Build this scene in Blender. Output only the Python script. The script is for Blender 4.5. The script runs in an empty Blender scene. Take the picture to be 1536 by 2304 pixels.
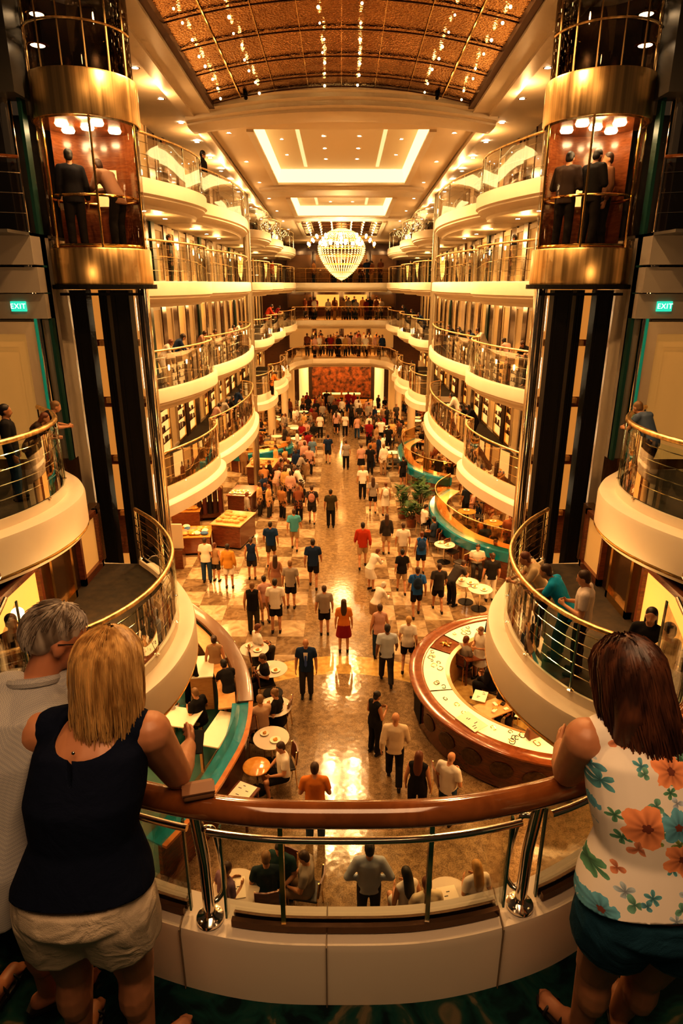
import bpy, bmesh, math, random
from mathutils import Vector, Matrix, kdtree
random.seed(7)
C = bpy.context.scene.collection
PI = math.pi
V = Vector
# ------------------------------------------------------------------ camera model
F = 1450.0
TH = math.atan(514 / F)
cT, sT = math.cos(TH), math.sin(TH)
FLOOR = -10.2
DECK = -2.75
L1, L2, L3, L4 = -5.5, -2.75, 0.0, 2.4

def ground(px, py, z=FLOOR):
    a = (px - 768) / F; b = (1152 - py) / F
    d = (a, cT + b * sT, b * cT - sT); t = z / d[2]
    return d[0] * t, d[1] * t

def zc(y):
    return 5.43 - 0.0447 * min(max(y, 9), 50)

# ------------------------------------------------------------------ materials
MATS = {}
def nodes_of(m):
    m.use_nodes = True
    return m.node_tree.nodes, m.node_tree.links, m.node_tree.nodes['Principled BSDF']

def mat(name, col, rough=.5, metal=0, emit=None, es=0, coat=0, spec=None, noise=None, bump=0, nscale=8, sheen=0):
    if name in MATS: return MATS[name]
    m = bpy.data.materials.new(name)
    N, Lk, b = nodes_of(m)
    b.inputs['Base Color'].default_value = (*col, 1)
    b.inputs['Roughness'].default_value = rough
    b.inputs['Metallic'].default_value = metal
    if coat: b.inputs['Coat Weight'].default_value = coat; b.inputs['Coat Roughness'].default_value = .08
    if spec is not None: b.inputs['Specular IOR Level'].default_value = spec
    if emit: b.inputs['Emission Color'].default_value = (*emit, 1); b.inputs['Emission Strength'].default_value = es
    if noise or bump:
        tc = N.new('ShaderNodeTexCoord'); nz = N.new('ShaderNodeTexNoise'); nz.inputs['Scale'].default_value = nscale
        nz.inputs['Detail'].default_value = 4
        Lk.new(tc.outputs['Object'], nz.inputs['Vector'])
        if noise:
            r = N.new('ShaderNodeValToRGB')
            r.color_ramp.elements[0].position = .3; r.color_ramp.elements[1].position = .7
            r.color_ramp.elements[0].color = (*col, 1); r.color_ramp.elements[1].color = (*noise, 1)
            Lk.new(nz.outputs['Fac'], r.inputs[0]); Lk.new(r.outputs[0], b.inputs['Base Color'])
        if bump:
            bp = N.new('ShaderNodeBump'); bp.inputs['Strength'].default_value = bump; bp.inputs['Distance'].default_value = .02
            Lk.new(nz.outputs['Fac'], bp.inputs['Height']); Lk.new(bp.outputs[0], b.inputs['Normal'])
    MATS[name] = m
    return m

def emis(name, col, s):
    return mat(name, (.02, .02, .02), .6, emit=col, es=s)

def cloth(col):
    k = 'cloth_%02x%02x%02x' % tuple(int(min(1, c) * 255) for c in col)
    return mat(k, col, .85, spec=.2, bump=.25, nscale=14)

def glass(name, tint, refl=.9, rough=.02, dens=0):
    if name in MATS: return MATS[name]
    m = bpy.data.materials.new(name); m.use_nodes = True
    N, Lk = m.node_tree.nodes, m.node_tree.links
    N.clear()
    o = N.new('ShaderNodeOutputMaterial'); mx = N.new('ShaderNodeMixShader'); t = N.new('ShaderNodeBsdfTransparent')
    g = N.new('ShaderNodeBsdfGlossy'); g.inputs['Roughness'].default_value = rough; g.inputs['Color'].default_value = (refl, refl, refl, 1)
    t.inputs['Color'].default_value = (*tint, 1)
    lw = N.new('ShaderNodeLayerWeight'); lw.inputs['Blend'].default_value = .18
    mp = N.new('ShaderNodeMath'); mp.operation = 'MULTIPLY_ADD'; mp.inputs[1].default_value = .5; mp.inputs[2].default_value = .02 + dens
    Lk.new(lw.outputs['Fresnel'], mp.inputs[0]); Lk.new(mp.outputs[0], mx.inputs[0])
    Lk.new(t.outputs[0], mx.inputs[1]); Lk.new(g.outputs[0], mx.inputs[2]); Lk.new(mx.outputs[0], o.inputs[0])
    MATS[name] = m
    return m

def brushed(name, col, rough=.25, axis=(14, 14, .15), amt=.35):
    if name in MATS: return MATS[name]
    m = mat(name, col, rough, 1)
    N, Lk, b = nodes_of(m)
    tc = N.new('ShaderNodeTexCoord'); mp = N.new('ShaderNodeMapping'); mp.inputs['Scale'].default_value = axis
    nz = N.new('ShaderNodeTexNoise'); nz.inputs['Scale'].default_value = 1.0; nz.inputs['Detail'].default_value = 3
    r = N.new('ShaderNodeMapRange'); r.inputs[3].default_value = rough - amt * .3; r.inputs[4].default_value = rough + amt * .4
    Lk.new(tc.outputs['Object'], mp.inputs[0]); Lk.new(mp.outputs[0], nz.inputs['Vector']); Lk.new(nz.outputs['Fac'], r.inputs[0])
    Lk.new(r.outputs[0], b.inputs['Roughness'])
    q = N.new('ShaderNodeValToRGB'); q.color_ramp.elements[0].position = .3; q.color_ramp.elements[1].position = .7; q.color_ramp.elements[0].color = (*[c * .62 for c in col], 1); q.color_ramp.elements[1].color = (*[min(1, c * 1.12) for c in col], 1); Lk.new(nz.outputs['Fac'], q.inputs[0]); Lk.new(q.outputs[0], b.inputs['Base Color'])  # colour streaks stand in for reflections on the brushed metal
    return m

def wood(name, c0, c1, rough=.3, scale=(2, 2, 14), coat=.5):
    if name in MATS: return MATS[name]
    m = mat(name, c0, rough, coat=coat)
    N, Lk, b = nodes_of(m)
    tc = N.new('ShaderNodeTexCoord'); mp = N.new('ShaderNodeMapping'); mp.inputs['Scale'].default_value = scale
    nz = N.new('ShaderNodeTexNoise'); nz.inputs['Scale'].default_value = 2; nz.inputs['Detail'].default_value = 5; nz.inputs['Distortion'].default_value = 1.2
    r = N.new('ShaderNodeValToRGB'); r.color_ramp.elements[0].color = (*c0, 1); r.color_ramp.elements[1].color = (*c1, 1)
    r.color_ramp.elements[0].position = .35; r.color_ramp.elements[1].position = .68
    Lk.new(tc.outputs['Object'], mp.inputs[0]); Lk.new(mp.outputs[0], nz.inputs['Vector']); Lk.new(nz.outputs['Fac'], r.inputs[0]); Lk.new(r.outputs[0], b.inputs['Base Color'])
    return m

IVORY = mat('ivory_paint', (.84, .73, .57), .42, noise=(.79, .68, .52), nscale=1.5)
CREAM = mat('cream_paint', (.72, .60, .44), .5, noise=(.66, .54, .38), nscale=1.2)
GREYWALL = mat('grey_wall_panel', (.36, .32, .27), .45, noise=(.31, .28, .24), nscale=.8)
DARKGREY = mat('dark_grey_panel', (.10, .095, .085), .4)
BLACK = mat('black_steel', (.005, .004, .004), .6, spec=.2)
TEALFR = mat('teal_painted_steel', (.012, .06, .05), .35)
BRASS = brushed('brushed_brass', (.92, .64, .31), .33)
CHROME = mat('polished_steel', (.80, .72, .60), .12, 1)
GOLD = mat('polished_gold', (.95, .62, .22), .15, 1)
BRONZE = mat('bronze_panel', (.12, .065, .03), .22, .7)
WOODRAIL = wood('polished_rail_wood', (.17, .055, .012), (.28, .095, .024), .10, (3, 3, 3), 1)
DARKWOOD = wood('dark_mahogany', (.085, .022, .009), (.16, .045, .016), .25)
MIDWOOD = wood('counter_wood', (.17, .05, .016), (.26, .08, .025), .2)
LIGHTWOOD = wood('honey_wood', (.52, .27, .09), (.64, .36, .14), .35)
GLASS = glass('clear_glass', (.93, .95, .92))
GLASSG = glass('green_glass', (.80, .90, .85))
GLASSA = glass('amber_glass', (.86, .72, .50))
GLASSD = glass('smoked_glass', (.42, .32, .22), dens=.06)
LAMP = emis('lamp_warm', (1, .74, .40), 30)
LAMPW = emis('lamp_white', (1, .86, .64), 30)
COVE = emis('cove_wall_glow', (1, .68, .27), 1.9)  # coffer walls glow themselves in place of hidden strip lights
BAKEDGLOW = mat('baked_glow', (.58, .36, .15), .6, emit=(1, .50, .12), es=.18)  # lamplight on the niche wall put in as a faint emission
BAKEDGLOW2 = mat('baked_glow_bright', (.8, .6, .34), .6, emit=(1, .58, .18), es=.75)  # stronger version of the same built-in glow
AMBERLIT = mat('amber_glow', (.6, .3, .1), .5, emit=(1, .40, .07), es=.9)
TEAL = mat('teal_laminate', (.003, .17, .25), .25, coat=.6, noise=(.006, .23, .33), nscale=3)
PAPER = mat('paper_white', (.85, .76, .60), .7)
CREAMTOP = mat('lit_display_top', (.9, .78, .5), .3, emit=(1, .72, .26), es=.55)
WHITECLOTH = mat('white_linen', (.62, .54, .44), .8)
DARKMAT = mat('dark_leather', (.02, .014, .01), .45)
AMBERTOP = mat('amber_stone_top', (.62, .27, .05), .15, coat=.8, noise=(.75, .38, .09), nscale=9)
LEAF = mat('leaf_green', (.012, .06, .010), .5, noise=(.03, .10, .015), nscale=6)

# ------------------------------------------------------------------ mesh builder
class MB:
    def __init__(s): s.v = []; s.f = []; s.m = []; s.mi = 0
    def add(s, vs, fs):
        o = len(s.v); s.v += [tuple(v) for v in vs]; s.f += [tuple(i + o for i in f) for f in fs]; s.m += [s.mi] * len(fs); return s
    def box(s, x0, x1, y0, y1, z0, z1):
        v = [(x, y, z) for x in (x0, x1) for y in (y0, y1) for z in (z0, z1)]
        return s.add(v, [(0, 1, 3, 2), (4, 6, 7, 5), (0, 4, 5, 1), (2, 3, 7, 6), (0, 2, 6, 4), (1, 5, 7, 3)])
    def obox(s, c, hx, hy, hz, rz=0, rx=0):
        R = Matrix.Rotation(rz, 3, 'Z') @ Matrix.Rotation(rx, 3, 'X')
        v = [V(c) + R @ V((x, y, z)) for x in (-hx, hx) for y in (-hy, hy) for z in (-hz, hz)]
        return s.add(v, [(0, 1, 3, 2), (4, 6, 7, 5), (0, 4, 5, 1), (2, 3, 7, 6), (0, 2, 6, 4), (1, 5, 7, 3)])
    def quad(s, a, b, c, d): return s.add([a, b, c, d], [(0, 1, 2, 3)])
    def tube(s, pts, r, n=8, caps=True, closed=False):
        pts = [V(p) for p in pts]; k = len(pts); rs = r if isinstance(r, (list, tuple)) else [r] * k
        vs = []; up = V((0, 0, 1)); prev = None
        for i, p in enumerate(pts):
            a = pts[(i - 1) % k] if (closed or i > 0) else p; b = pts[(i + 1) % k] if (closed or i < k - 1) else p
            t = (b - a).normalized()
            if prev is None:
                q = t.cross(up)
                if q.length < .05: q = t.cross(V((1, 0, 0)))
                q.normalize()
            else:
                q = prev - t * prev.dot(t); q.normalize()
            prev = q; w = t.cross(q)
            for j in range(n):
                an = 2 * PI * j / n; vs.append(p + (q * math.cos(an) + w * math.sin(an)) * rs[i])
        fs = []
        for i in range(k if closed else k - 1):
            i2 = (i + 1) % k
            for j in range(n): fs.append((i * n + j, i * n + (j + 1) % n, i2 * n + (j + 1) % n, i2 * n + j))
        if caps and not closed:
            fs.append(tuple(range(n - 1, -1, -1))); fs.append(tuple((k - 1) * n + j for j in range(n)))
        return s.add(vs, fs)
    def lathe(s, prof, c=(0, 0, 0), n=24, a0=0, a1=2 * PI):
        full = abs(a1 - a0 - 2 * PI) < 1e-6; k = n if full else n + 1
        vs = []
        for r, z in prof:
            for j in range(k):
                a = a0 + (a1 - a0) * j / n; vs.append((c[0] + r * math.cos(a), c[1] + r * math.sin(a), c[2] + z))
        fs = []
        for i in range(len(prof) - 1):
            for j in range(n):
                j2 = (j + 1) % k; fs.append((i * k + j, i * k + j2, (i + 1) * k + j2, (i + 1) * k + j))
        return s.add(vs, fs)
    def disc(s, c, r, n=16, up=True):
        vs = [(c[0] + r * math.cos(2 * PI * j / n), c[1] + r * math.sin(2 * PI * j / n), c[2]) for j in range(n)]
        return s.add(vs, [tuple(range(n)) if up else tuple(range(n - 1, -1, -1))])
    def ell(s, c, r, n=10, m=7, M=None):
        vs = []; fs = []
        for i in range(m + 1):
            th = PI * i / m
            for j in range(n):
                ph = 2 * PI * j / n; p = V((r[0] * math.sin(th) * math.cos(ph), r[1] * math.sin(th) * math.sin(ph), r[2] * math.cos(th)))
                if M: p = M @ p
                vs.append(V(c) + p)
        for i in range(m):
            for j in range(n): fs.append((i * n + j, (i + 1) * n + j, (i + 1) * n + (j + 1) % n, i * n + (j + 1) % n))
        return s.add(vs, fs)
    def build(s, name, m, parent=None, smooth=False, loc=None):
        me = bpy.data.meshes.new(name); me.from_pydata(s.v, [], s.f)
        ms = m if isinstance(m, (list, tuple)) else [m]
        for x in ms: me.materials.append(x)
        if len(ms) > 1: me.polygons.foreach_set('material_index', s.m)
        bm = bmesh.new(); bm.from_mesh(me); bmesh.ops.remove_doubles(bm, verts=bm.verts, dist=1e-5)
        bmesh.ops.recalc_face_normals(bm, faces=bm.faces); bm.to_mesh(me); bm.free()
        if smooth:
            me.polygons.foreach_set('use_smooth', [True] * len(me.polygons))
            try: me.set_sharp_from_angle(angle=math.radians(38))
            except Exception: pass
        o = bpy.data.objects.new(name, me); C.objects.link(o)
        if loc: o.location = loc
        if parent: o.parent = parent
        return o

def bevel(o, w=.01, seg=2):
    b = o.modifiers.new('bevel', 'BEVEL'); b.width = w; b.segments = seg; b.limit_method = 'ANGLE'
    return o
def tag(o, label, cat, group=None, kind=None):
    if label: o['label'] = label
    if cat: o['category'] = cat
    if group: o['group'] = group
    if kind: o['kind'] = kind
    return o
def thing(name, label, cat, loc=(0, 0, 0), rz=0, group=None):
    o = bpy.data.objects.new(name, None); C.objects.link(o); o.location = loc; o.rotation_euler = (0, 0, rz); o.empty_display_size = .1
    return tag(o, label, cat, group)
def struct(o, label=None):
    o['kind'] = 'structure'
    if label: o['label'] = label
    return o
def copy_tree(root, loc=None, rz=None, label=None, group=None):
    r = root.copy(); C.objects.link(r)
    if loc is not None: r.location = loc
    if rz is not None: r.rotation_euler = (0, 0, rz)
    if label: r['label'] = label
    if group: r['group'] = group
    for ch in list(root.children):
        c = ch.copy(); C.objects.link(c); c.parent = r
        for g in list(ch.children):
            d = g.copy(); C.objects.link(d); d.parent = c
    return r

def cr(pts, n=6):
    P = [V(p) for p in pts]; P = [2 * P[0] - P[1]] + P + [2 * P[-1] - P[-2]]; out = []
    for i in range(1, len(P) - 2):
        for k in range(n):
            t = k / n; a, b, c, d = P[i - 1:i + 3]
            out.append(.5 * ((2 * b) + (c - a) * t + (2 * a - 5 * b + 4 * c - d) * t * t + (3 * b - a - 3 * c + d) * t ** 3))
    out.append(P[-2]); return out
def resample(pts, n):
    d = [0]
    for a, b in zip(pts, pts[1:]): d.append(d[-1] + (V(b) - V(a)).length)
    out = []; j = 0
    for k in range(n + 1):
        t = d[-1] * k / n
        while j < len(d) - 2 and d[j + 1] < t: j += 1
        u = (t - d[j]) / max(1e-9, d[j + 1] - d[j]); out.append(V(pts[j]).lerp(V(pts[j + 1]), u))
    return out
def plen(pts): return sum((V(b) - V(a)).length for a, b in zip(pts, pts[1:]))
def normals2(path, sgn):
    out = []
    for i in range(len(path)):
        a = path[max(0, i - 1)]; b = path[min(len(path) - 1, i + 1)]; t = V((b[0] - a[0], b[1] - a[1], 0)).normalized()
        out.append(V((-t.y, t.x, 0)) * sgn)
    return out
def offset(path, d, sgn):
    return [V((p[0], p[1], 0)) + n * d for p, n in zip(path, normals2(path, sgn))]
def sweep(mb, path, prof, sgn, z=0, wall=None):
    """path: plan points; prof: (outward offset or 'w', dz). 'w' puts the point on the wall given by wall(p)."""
    nn = normals2(path, sgn); k = len(prof); vs = []
    for p, n in zip(path, nn):
        for o, dz in prof:
            q = wall(p) if o == 'w' else V((p[0], p[1], 0)) + n * o
            vs.append((q[0], q[1], z + dz))
    fs = []
    for i in range(len(path) - 1):
        for j in range(k - 1): fs.append((i * k + j, (i + 1) * k + j, (i + 1) * k + j + 1, i * k + j + 1))
    fs.append(tuple(range(k))); fs.append(tuple((len(path) - 1) * k + j for j in range(k - 1, -1, -1)))
    return mb.add(vs, fs)
def lift(path, z): return [(p[0], p[1], z) for p in path]

def lamp(kind, loc, power, col=(1, .6, .27), size=.3, rot=None, spot=None, sy=None):
    l = bpy.data.lights.new(kind.lower() + '_lamp', kind); l.energy = power; l.color = col
    if kind == 'AREA':
        l.size = size
        if sy: l.shape = 'RECTANGLE'; l.size_y = sy
    else: l.shadow_soft_size = size
    if spot: l.spot_size = spot; l.spot_blend = .6
    o = bpy.data.objects.new(kind.lower() + '_lamp', l); C.objects.link(o); o.location = loc
    if rot: o.rotation_euler = rot
    return o
# ------------------------------------------------------------------ people
def remesh(mb, voxel, it=4, dec=None):
    me = bpy.data.meshes.new('tmp'); me.from_pydata(mb.v, [], mb.f)
    o = bpy.data.objects.new('tmp', me); C.objects.link(o)
    r = o.modifiers.new('r', 'REMESH'); r.mode = 'VOXEL'; r.voxel_size = voxel; r.use_smooth_shade = True
    s = o.modifiers.new('s', 'SMOOTH'); s.factor = .5; s.iterations = it
    if dec: d = o.modifiers.new('d', 'DECIMATE'); d.ratio = dec
    dg = bpy.context.evaluated_depsgraph_get(); dg.update()
    out = bpy.data.meshes.new_from_object(o.evaluated_get(dg)); out.materials.clear()
    bpy.data.objects.remove(o); bpy.data.meshes.remove(me)
    out.polygons.foreach_set('use_smooth', [True] * len(out.polygons))
    return out
def cut(me, co, no):
    """remove everything on the side the normal points to, and cap it"""
    bm = bmesh.new(); bm.from_mesh(me)
    g = bmesh.ops.bisect_plane(bm, geom=bm.verts[:] + bm.edges[:] + bm.faces[:], plane_co=co, plane_no=no, clear_outer=True)
    ed = [e for e in g['geom_cut'] if isinstance(e, bmesh.types.BMEdge)]
    if ed: bmesh.ops.holes_fill(bm, edges=ed)
    bm.to_mesh(me); bm.free(); return me
def cap(mb, a, ra, b, rb, n=12, round0=True, round1=True):
    a, b = V(a), V(b); t = (b - a).normalized(); st = []
    if round0:
        for k in (80, 55, 28): an = math.radians(k); st.append((a - t * ra * math.sin(an), ra * math.cos(an)))
    st.append((a, ra)); st.append((b, rb))
    if round1:
        for k in (28, 55, 80): an = math.radians(k); st.append((b + t * rb * math.sin(an), rb * math.cos(an)))
    mb.tube([p for p, _ in st], [r for _, r in st], n)
def loft(mb, rings, n=16):
    """rings: (centre, rx, ry, right, fwd)"""
    vs = []
    for c, rx, ry, R, Fw in rings:
        for j in range(n):
            a = 2 * PI * j / n; ca, sa = math.cos(a), math.sin(a)
            ex = lambda q: math.copysign(abs(q) ** .85, q)
            vs.append(V(c) + V(R) * rx * ex(ca) + V(Fw) * ry * ex(sa))
    fs = []
    for i in range(len(rings) - 1):
        for j in range(n): fs.append((i * n + j, i * n + (j + 1) % n, (i + 1) * n + (j + 1) % n, (i + 1) * n + j))
    fs.append(tuple(range(n - 1, -1, -1))); fs.append(tuple((len(rings) - 1) * n + j for j in range(n)))
    mb.add(vs, fs)

def pose(kind, sex='m'):
    """joint positions of a 1.75 m figure facing +y, feet on z = 0"""
    sw = .185 if sex == 'm' else .165; hw = .095 if sex == 'm' else .10
    J = dict(pel=V((0, 0, .95)), chest=V((0, .0, 1.28)), neck=V((0, -.01, 1.47)), head=V((0, .02, 1.635)))
    lean = 0
    for s, k in ((-1, 'L'), (1, 'R')):
        J['sh' + k] = V((s * sw, -.01, 1.42)); J['el' + k] = V((s * (sw + .07), -.03, 1.13)); J['wr' + k] = V((s * (sw + .085), .05, .88))
        J['hip' + k] = V((s * hw, 0, .92)); J['kn' + k] = V((s * (hw + .01), .02, .5)); J['an' + k] = V((s * (hw + .015), -.02, .085))
    if kind in ('walkA', 'walkB'):
        f, b = ('L', 'R') if kind == 'walkA' else ('R', 'L')
        J['kn' + f] += V((0, .14, .01)); J['an' + f] += V((0, .26, .0)); J['kn' + b] += V((0, -.02, .0)); J['an' + b] += V((0, -.26, .05))
        J['wr' + b] += V((0, .16, .05)); J['el' + b] += V((0, .06, 0)); J['wr' + f] += V((0, -.12, .03)); J['el' + f] += V((0, -.08, 0))
    if kind == 'hold':
        for s, k in ((-1, 'L'), (1, 'R')): J['el' + k] = V((s * (sw + .08), .0, 1.12)); J['wr' + k] = V((s * .09, .26, 1.17))
        J['head'] += V((0, .04, -.02))
    if kind == 'hips':
        for s, k in ((-1, 'L'), (1, 'R')): J['el' + k] = V((s * (sw + .16), -.06, 1.15)); J['wr' + k] = V((s * .17, .06, 1.0))
    if kind == 'lean':
        lean = .5
    if kind == 'stoop':
        lean = .75
    if lean:
        R = Matrix.Rotation(-lean, 3, 'X'); p = J['pel'].copy()
        for k in ('chest', 'neck', 'head', 'shL', 'shR'): J[k] = p + R @ (J[k] - p) + V((0, -.06, 0))
        for k in ('pel', 'hipL', 'hipR'): J[k] += V((0, -.1, -.01))
        for k in ('knL', 'knR'): J[k] += V((0, -.03, 0))
        for s, k in ((-1, 'L'), (1, 'R')):
            q = J['sh' + k]; J['el' + k] = V((s * (sw + .05), q.y + .12, max(1.1 if kind == 'lean' else .95, q.z - .25))); J['wr' + k] = V((s * .07, q.y + .34, 1.09 if kind == 'lean' else .98))
        J['head'] += V((0, .03, -.03))
    if kind in ('sit', 'sitarm'):
        d = V((0, 0, -.44))
        for k in ('pel', 'chest', 'neck', 'head', 'shL', 'shR', 'elL', 'elR', 'wrL', 'wrR', 'hipL', 'hipR'): J[k] = J[k] + d
        for s, k in ((-1, 'L'), (1, 'R')):
            J['kn' + k] = V((s * .13, .42, .5)); J['an' + k] = V((s * .13, .36, .085))
            J['el' + k] = V((s * (sw + .08), .06, .72)); J['wr' + k] = V((s * .12, .3, .76 if kind == 'sitarm' else .62))
        for k in ('chest', 'neck', 'head', 'shL', 'shR'): J[k] = J[k] + V((0, .02 if kind == 'sit' else .1, 0))
        J['head'] += V((0, .02, 0))
    return J

def axes(J):
    R = (J['shR'] - J['shL']).normalized(); up = (J['neck'] - J['pel']).normalized(); Fw = up.cross(R).normalized()
    return R, up, Fw
def torso(J, sex, g=0, lo=-.1, hi=1.0, w=1.0, d=1.0, full=True):
    R, up, Fw = axes(J); P, Cc, N = J['pel'], J['chest'], J['neck']
    HR = (J['hipR'] - J['hipL']).normalized(); HF = V((0, 0, 1)).cross(HR).normalized()
    if sex == 'm': prof = [(-.10, .10, .085), (-.03, .165, .115), (.06, .172, .12), (.2, .162, .112), (.36, .18, .12), (.46, .175, .11)]
    else: prof = [(-.10, .10, .09), (-.03, .178, .125), (.05, .178, .125), (.2, .135, .10), (.33, .157, .118), (.45, .150, .10)]
    Lh = (Cc - P).length + (N - Cc).length
    rings = []
    for t, rx, ry in prof:
        if t < lo - 1e-4 or t > hi: continue
        f = max(0, t) / .52
        c = P.lerp(Cc, min(1, max(0, t) / .33)) if t <= .33 else Cc.lerp(N, (t - .33) / .19)
        c = c + V((0, 0, min(0, t)))
        q = min(1, max(0, f)); RR = HR.lerp(R, q).normalized(); FF = HF.lerp(Fw, q).normalized()
        rings.append((c, (rx + g) * w, (ry + g) * d, RR, FF))
    if full: rings.append((N + up * .005, .085 + g * .4, .075 + g * .3, R, Fw)); rings.append((N + up * .03, .055 + g * .2, .055 + g * .2, R, Fw))
    return rings
def head_frame(J, turn=0, nod=.08):
    return Matrix.Rotation(turn, 3, 'Z') @ Matrix.Rotation(-nod, 3, 'X')
def add_head(mb, J, H, fine=False, k=1.0):
    c = J['head']; e = lambda o, r, n=14, m=10: mb.ell(c + H @ V(o) * k, V(r) * k, n, m, H)
    e((0, -.012, .025), (.076, .094, .092)); e((0, .03, -.045), (.056, .06, .07)); e((0, .055, -.088), (.03, .026, .024))
    e((0, .098, -.022), (.013, .02, .018), 8, 6); e((0, .085, -.0), (.011, .016, .03), 8, 6)
    for s in (-1, 1): e((s * .077, -.008, -.012), (.01, .021, .033), 8, 6)
    if fine:
        e((0, .078, -.066), (.024, .014, .008), 8, 6)
        for s in (-1, 1): e((s * .032, .08, .032), (.024, .012, .008), 8, 6); e((s * .045, .06, -.03), (.028, .03, .026), 8, 6)
    cap(mb, J['neck'] - V((0, 0, .05)), .062 * k, c + H @ V((0, -.015, -.05)) * k, .055 * k)
def add_hand(mb, el, wr, side, fine=False, curl=.5, palm_n=None, k=1.0):
    t = (wr - el).normalized(); n = V(palm_n) if palm_n is not None else V((-side, 0, 0)); n = (n - t * n.dot(t))
    if n.length < .1: n = t.cross(V((0, 1, 0)))
    n.normalize(); a = t.cross(n).normalized()          # a runs across the knuckles
    fw = V((0, 1, 0)); a = a if a.dot(fw) + a.z * .5 > 0 else -a     # thumb side to the front
    M = Matrix((a, n, t)).transposed()
    pc = wr + t * .05 * k
    mb.ell(pc, V((.040, .017, .052)) * k, 10, 8, M)
    Ls = (.066, .078, .074, .058) if fine else (.06, .07, .066, .052); r = (.0088 if fine else .0115) * k
    for i, Lf in enumerate(Ls):
        b = pc + a * (.033 - .022 * i) * k + t * .042 * k
        d1 = (t * math.cos(curl * .6) + n * math.sin(curl * .6)).normalized(); d2 = (t * math.cos(curl * 1.6) + n * math.sin(curl * 1.6)).normalized()
        m1 = b + d1 * Lf * .5 * k; e1 = m1 + d2 * Lf * .5 * k
        cap(mb, b - t * .012 * k, r * 1.08, m1, r, 8); cap(mb, m1, r, e1, r * .82, 8)
    b = wr + t * .022 * k + a * .03 * k; m1 = b + (a * .7 + t * .6 + n * .25).normalized() * .038 * k; e1 = m1 + (a * .25 + t * .85 + n * .3).normalized() * .03 * k
    cap(mb, b, r * 1.3, m1, r * 1.12, 8); cap(mb, m1, r * 1.1, e1, r * .9, 8)
def foot_dir(J, k):
    d = J['an' + k] - J['kn' + k]; f = V((0, 1, 0)); return f
def body_mb(J, sex, H, fine=False, w=1.0, d=1.0, arm=1.0, leg=1.0, fdir=None, curl=.5, palm=None):
    mb = MB(); loft(mb, torso(J, sex, w=w, d=d)); add_head(mb, J, H, fine)
    am = arm * (1 if sex == 'm' else .88)
    for s, k in ((-1, 'L'), (1, 'R')):
        sh, el, wr = J['sh' + k], J['el' + k], J['wr' + k]
        cap(mb, sh, .060 * am, el, .044 * am); mb.ell(sh, V((.062, .062, .062)) * am); cap(mb, sh.lerp(J['neck'], .7), .05, sh, .055 * am)
        cap(mb, el, .043 * am, el.lerp(wr, .35), .042 * am); cap(mb, el.lerp(wr, .3), .042 * am, wr, .028 * am ** .5)
        add_hand(mb, el, wr, s, fine, curl, None if palm is None else palm[k])
        hp, kn, an = J['hip' + k], J['kn' + k], J['an' + k]
        cap(mb, hp, .088 * leg, kn, .058 * leg); cap(mb, kn, .055 * leg, an, .036 * leg ** .6)
        q = kn.lerp(an, .3); mb.ell(q + V((0, -.018, 0)), V((.05, .055, .10)) * leg)
        fd = (fdir[k] if fdir else V((0, 1, 0))); fd = V(fd).normalized()
        an0 = V((an.x, an.y, an.z)); toe = an0 + fd * .15 + V((0, 0, -.055)); heel = an0 - fd * .04 + V((0, 0, -.045))
        cap(mb, an0, .036, an0 + fd * .06 + V((0, 0, -.04)), .036); cap(mb, heel, .034, toe, .03)
        if fine:
            rt = fd.cross(V((0, 0, 1))) * s
            for i in range(5):
                b = an0 + fd * (.145 + .012 * (2 - abs(i - 1))) + rt * (-.03 + .0165 * i) + V((0, 0, -.062)); cap(mb, b, .0125 - .001 * i, b + fd * .022 - V((0, 0, .004)), .011 - .001 * i, 8)
    return mb
def top_mb(J, sex, kind, g=.016, w=1.0, d=1.0, arm=1.0, lo=-.10):
    mb = MB(); rings = torso(J, sex, g, lo=-.03 if kind != 'dress' else -.1, w=w, d=d)
    if kind in ('tee', 'long', 'tank', 'dress'):
        P = J['pel']; R0 = rings[0]; rings = [(R0[0] + V((0, 0, -.09)), R0[1] * 1.02, R0[2] * 1.03, R0[3], R0[4])] + rings
    loft(mb, rings[:-1] if kind == 'tank' else rings)
    am = arm * (1 if sex == 'm' else .88)
    for k in 'LR':
        sh, el, wr = J['sh' + k], J['el' + k], J['wr' + k]
        if kind == 'tank':
            cap(mb, sh.lerp(J['neck'], .75), .058 + g, sh.lerp(J['neck'], .2), .058 + g)
        else:
            mb.ell(sh, V((.064 + g,) * 3) * am); cap(mb, sh.lerp(J['neck'], .7), .055 + g * .8, sh, .056 + g)
            e = sh.lerp(el, .68); cap(mb, sh, .062 * am + g, e, .056 * am + g, round1=False)
            if kind == 'long': cap(mb, sh, .060 * am + g, el, .048 * am + g); cap(mb, el, .047 * am + g, el.lerp(wr, .93), .032 + g, round1=False)
    return mb
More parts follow.
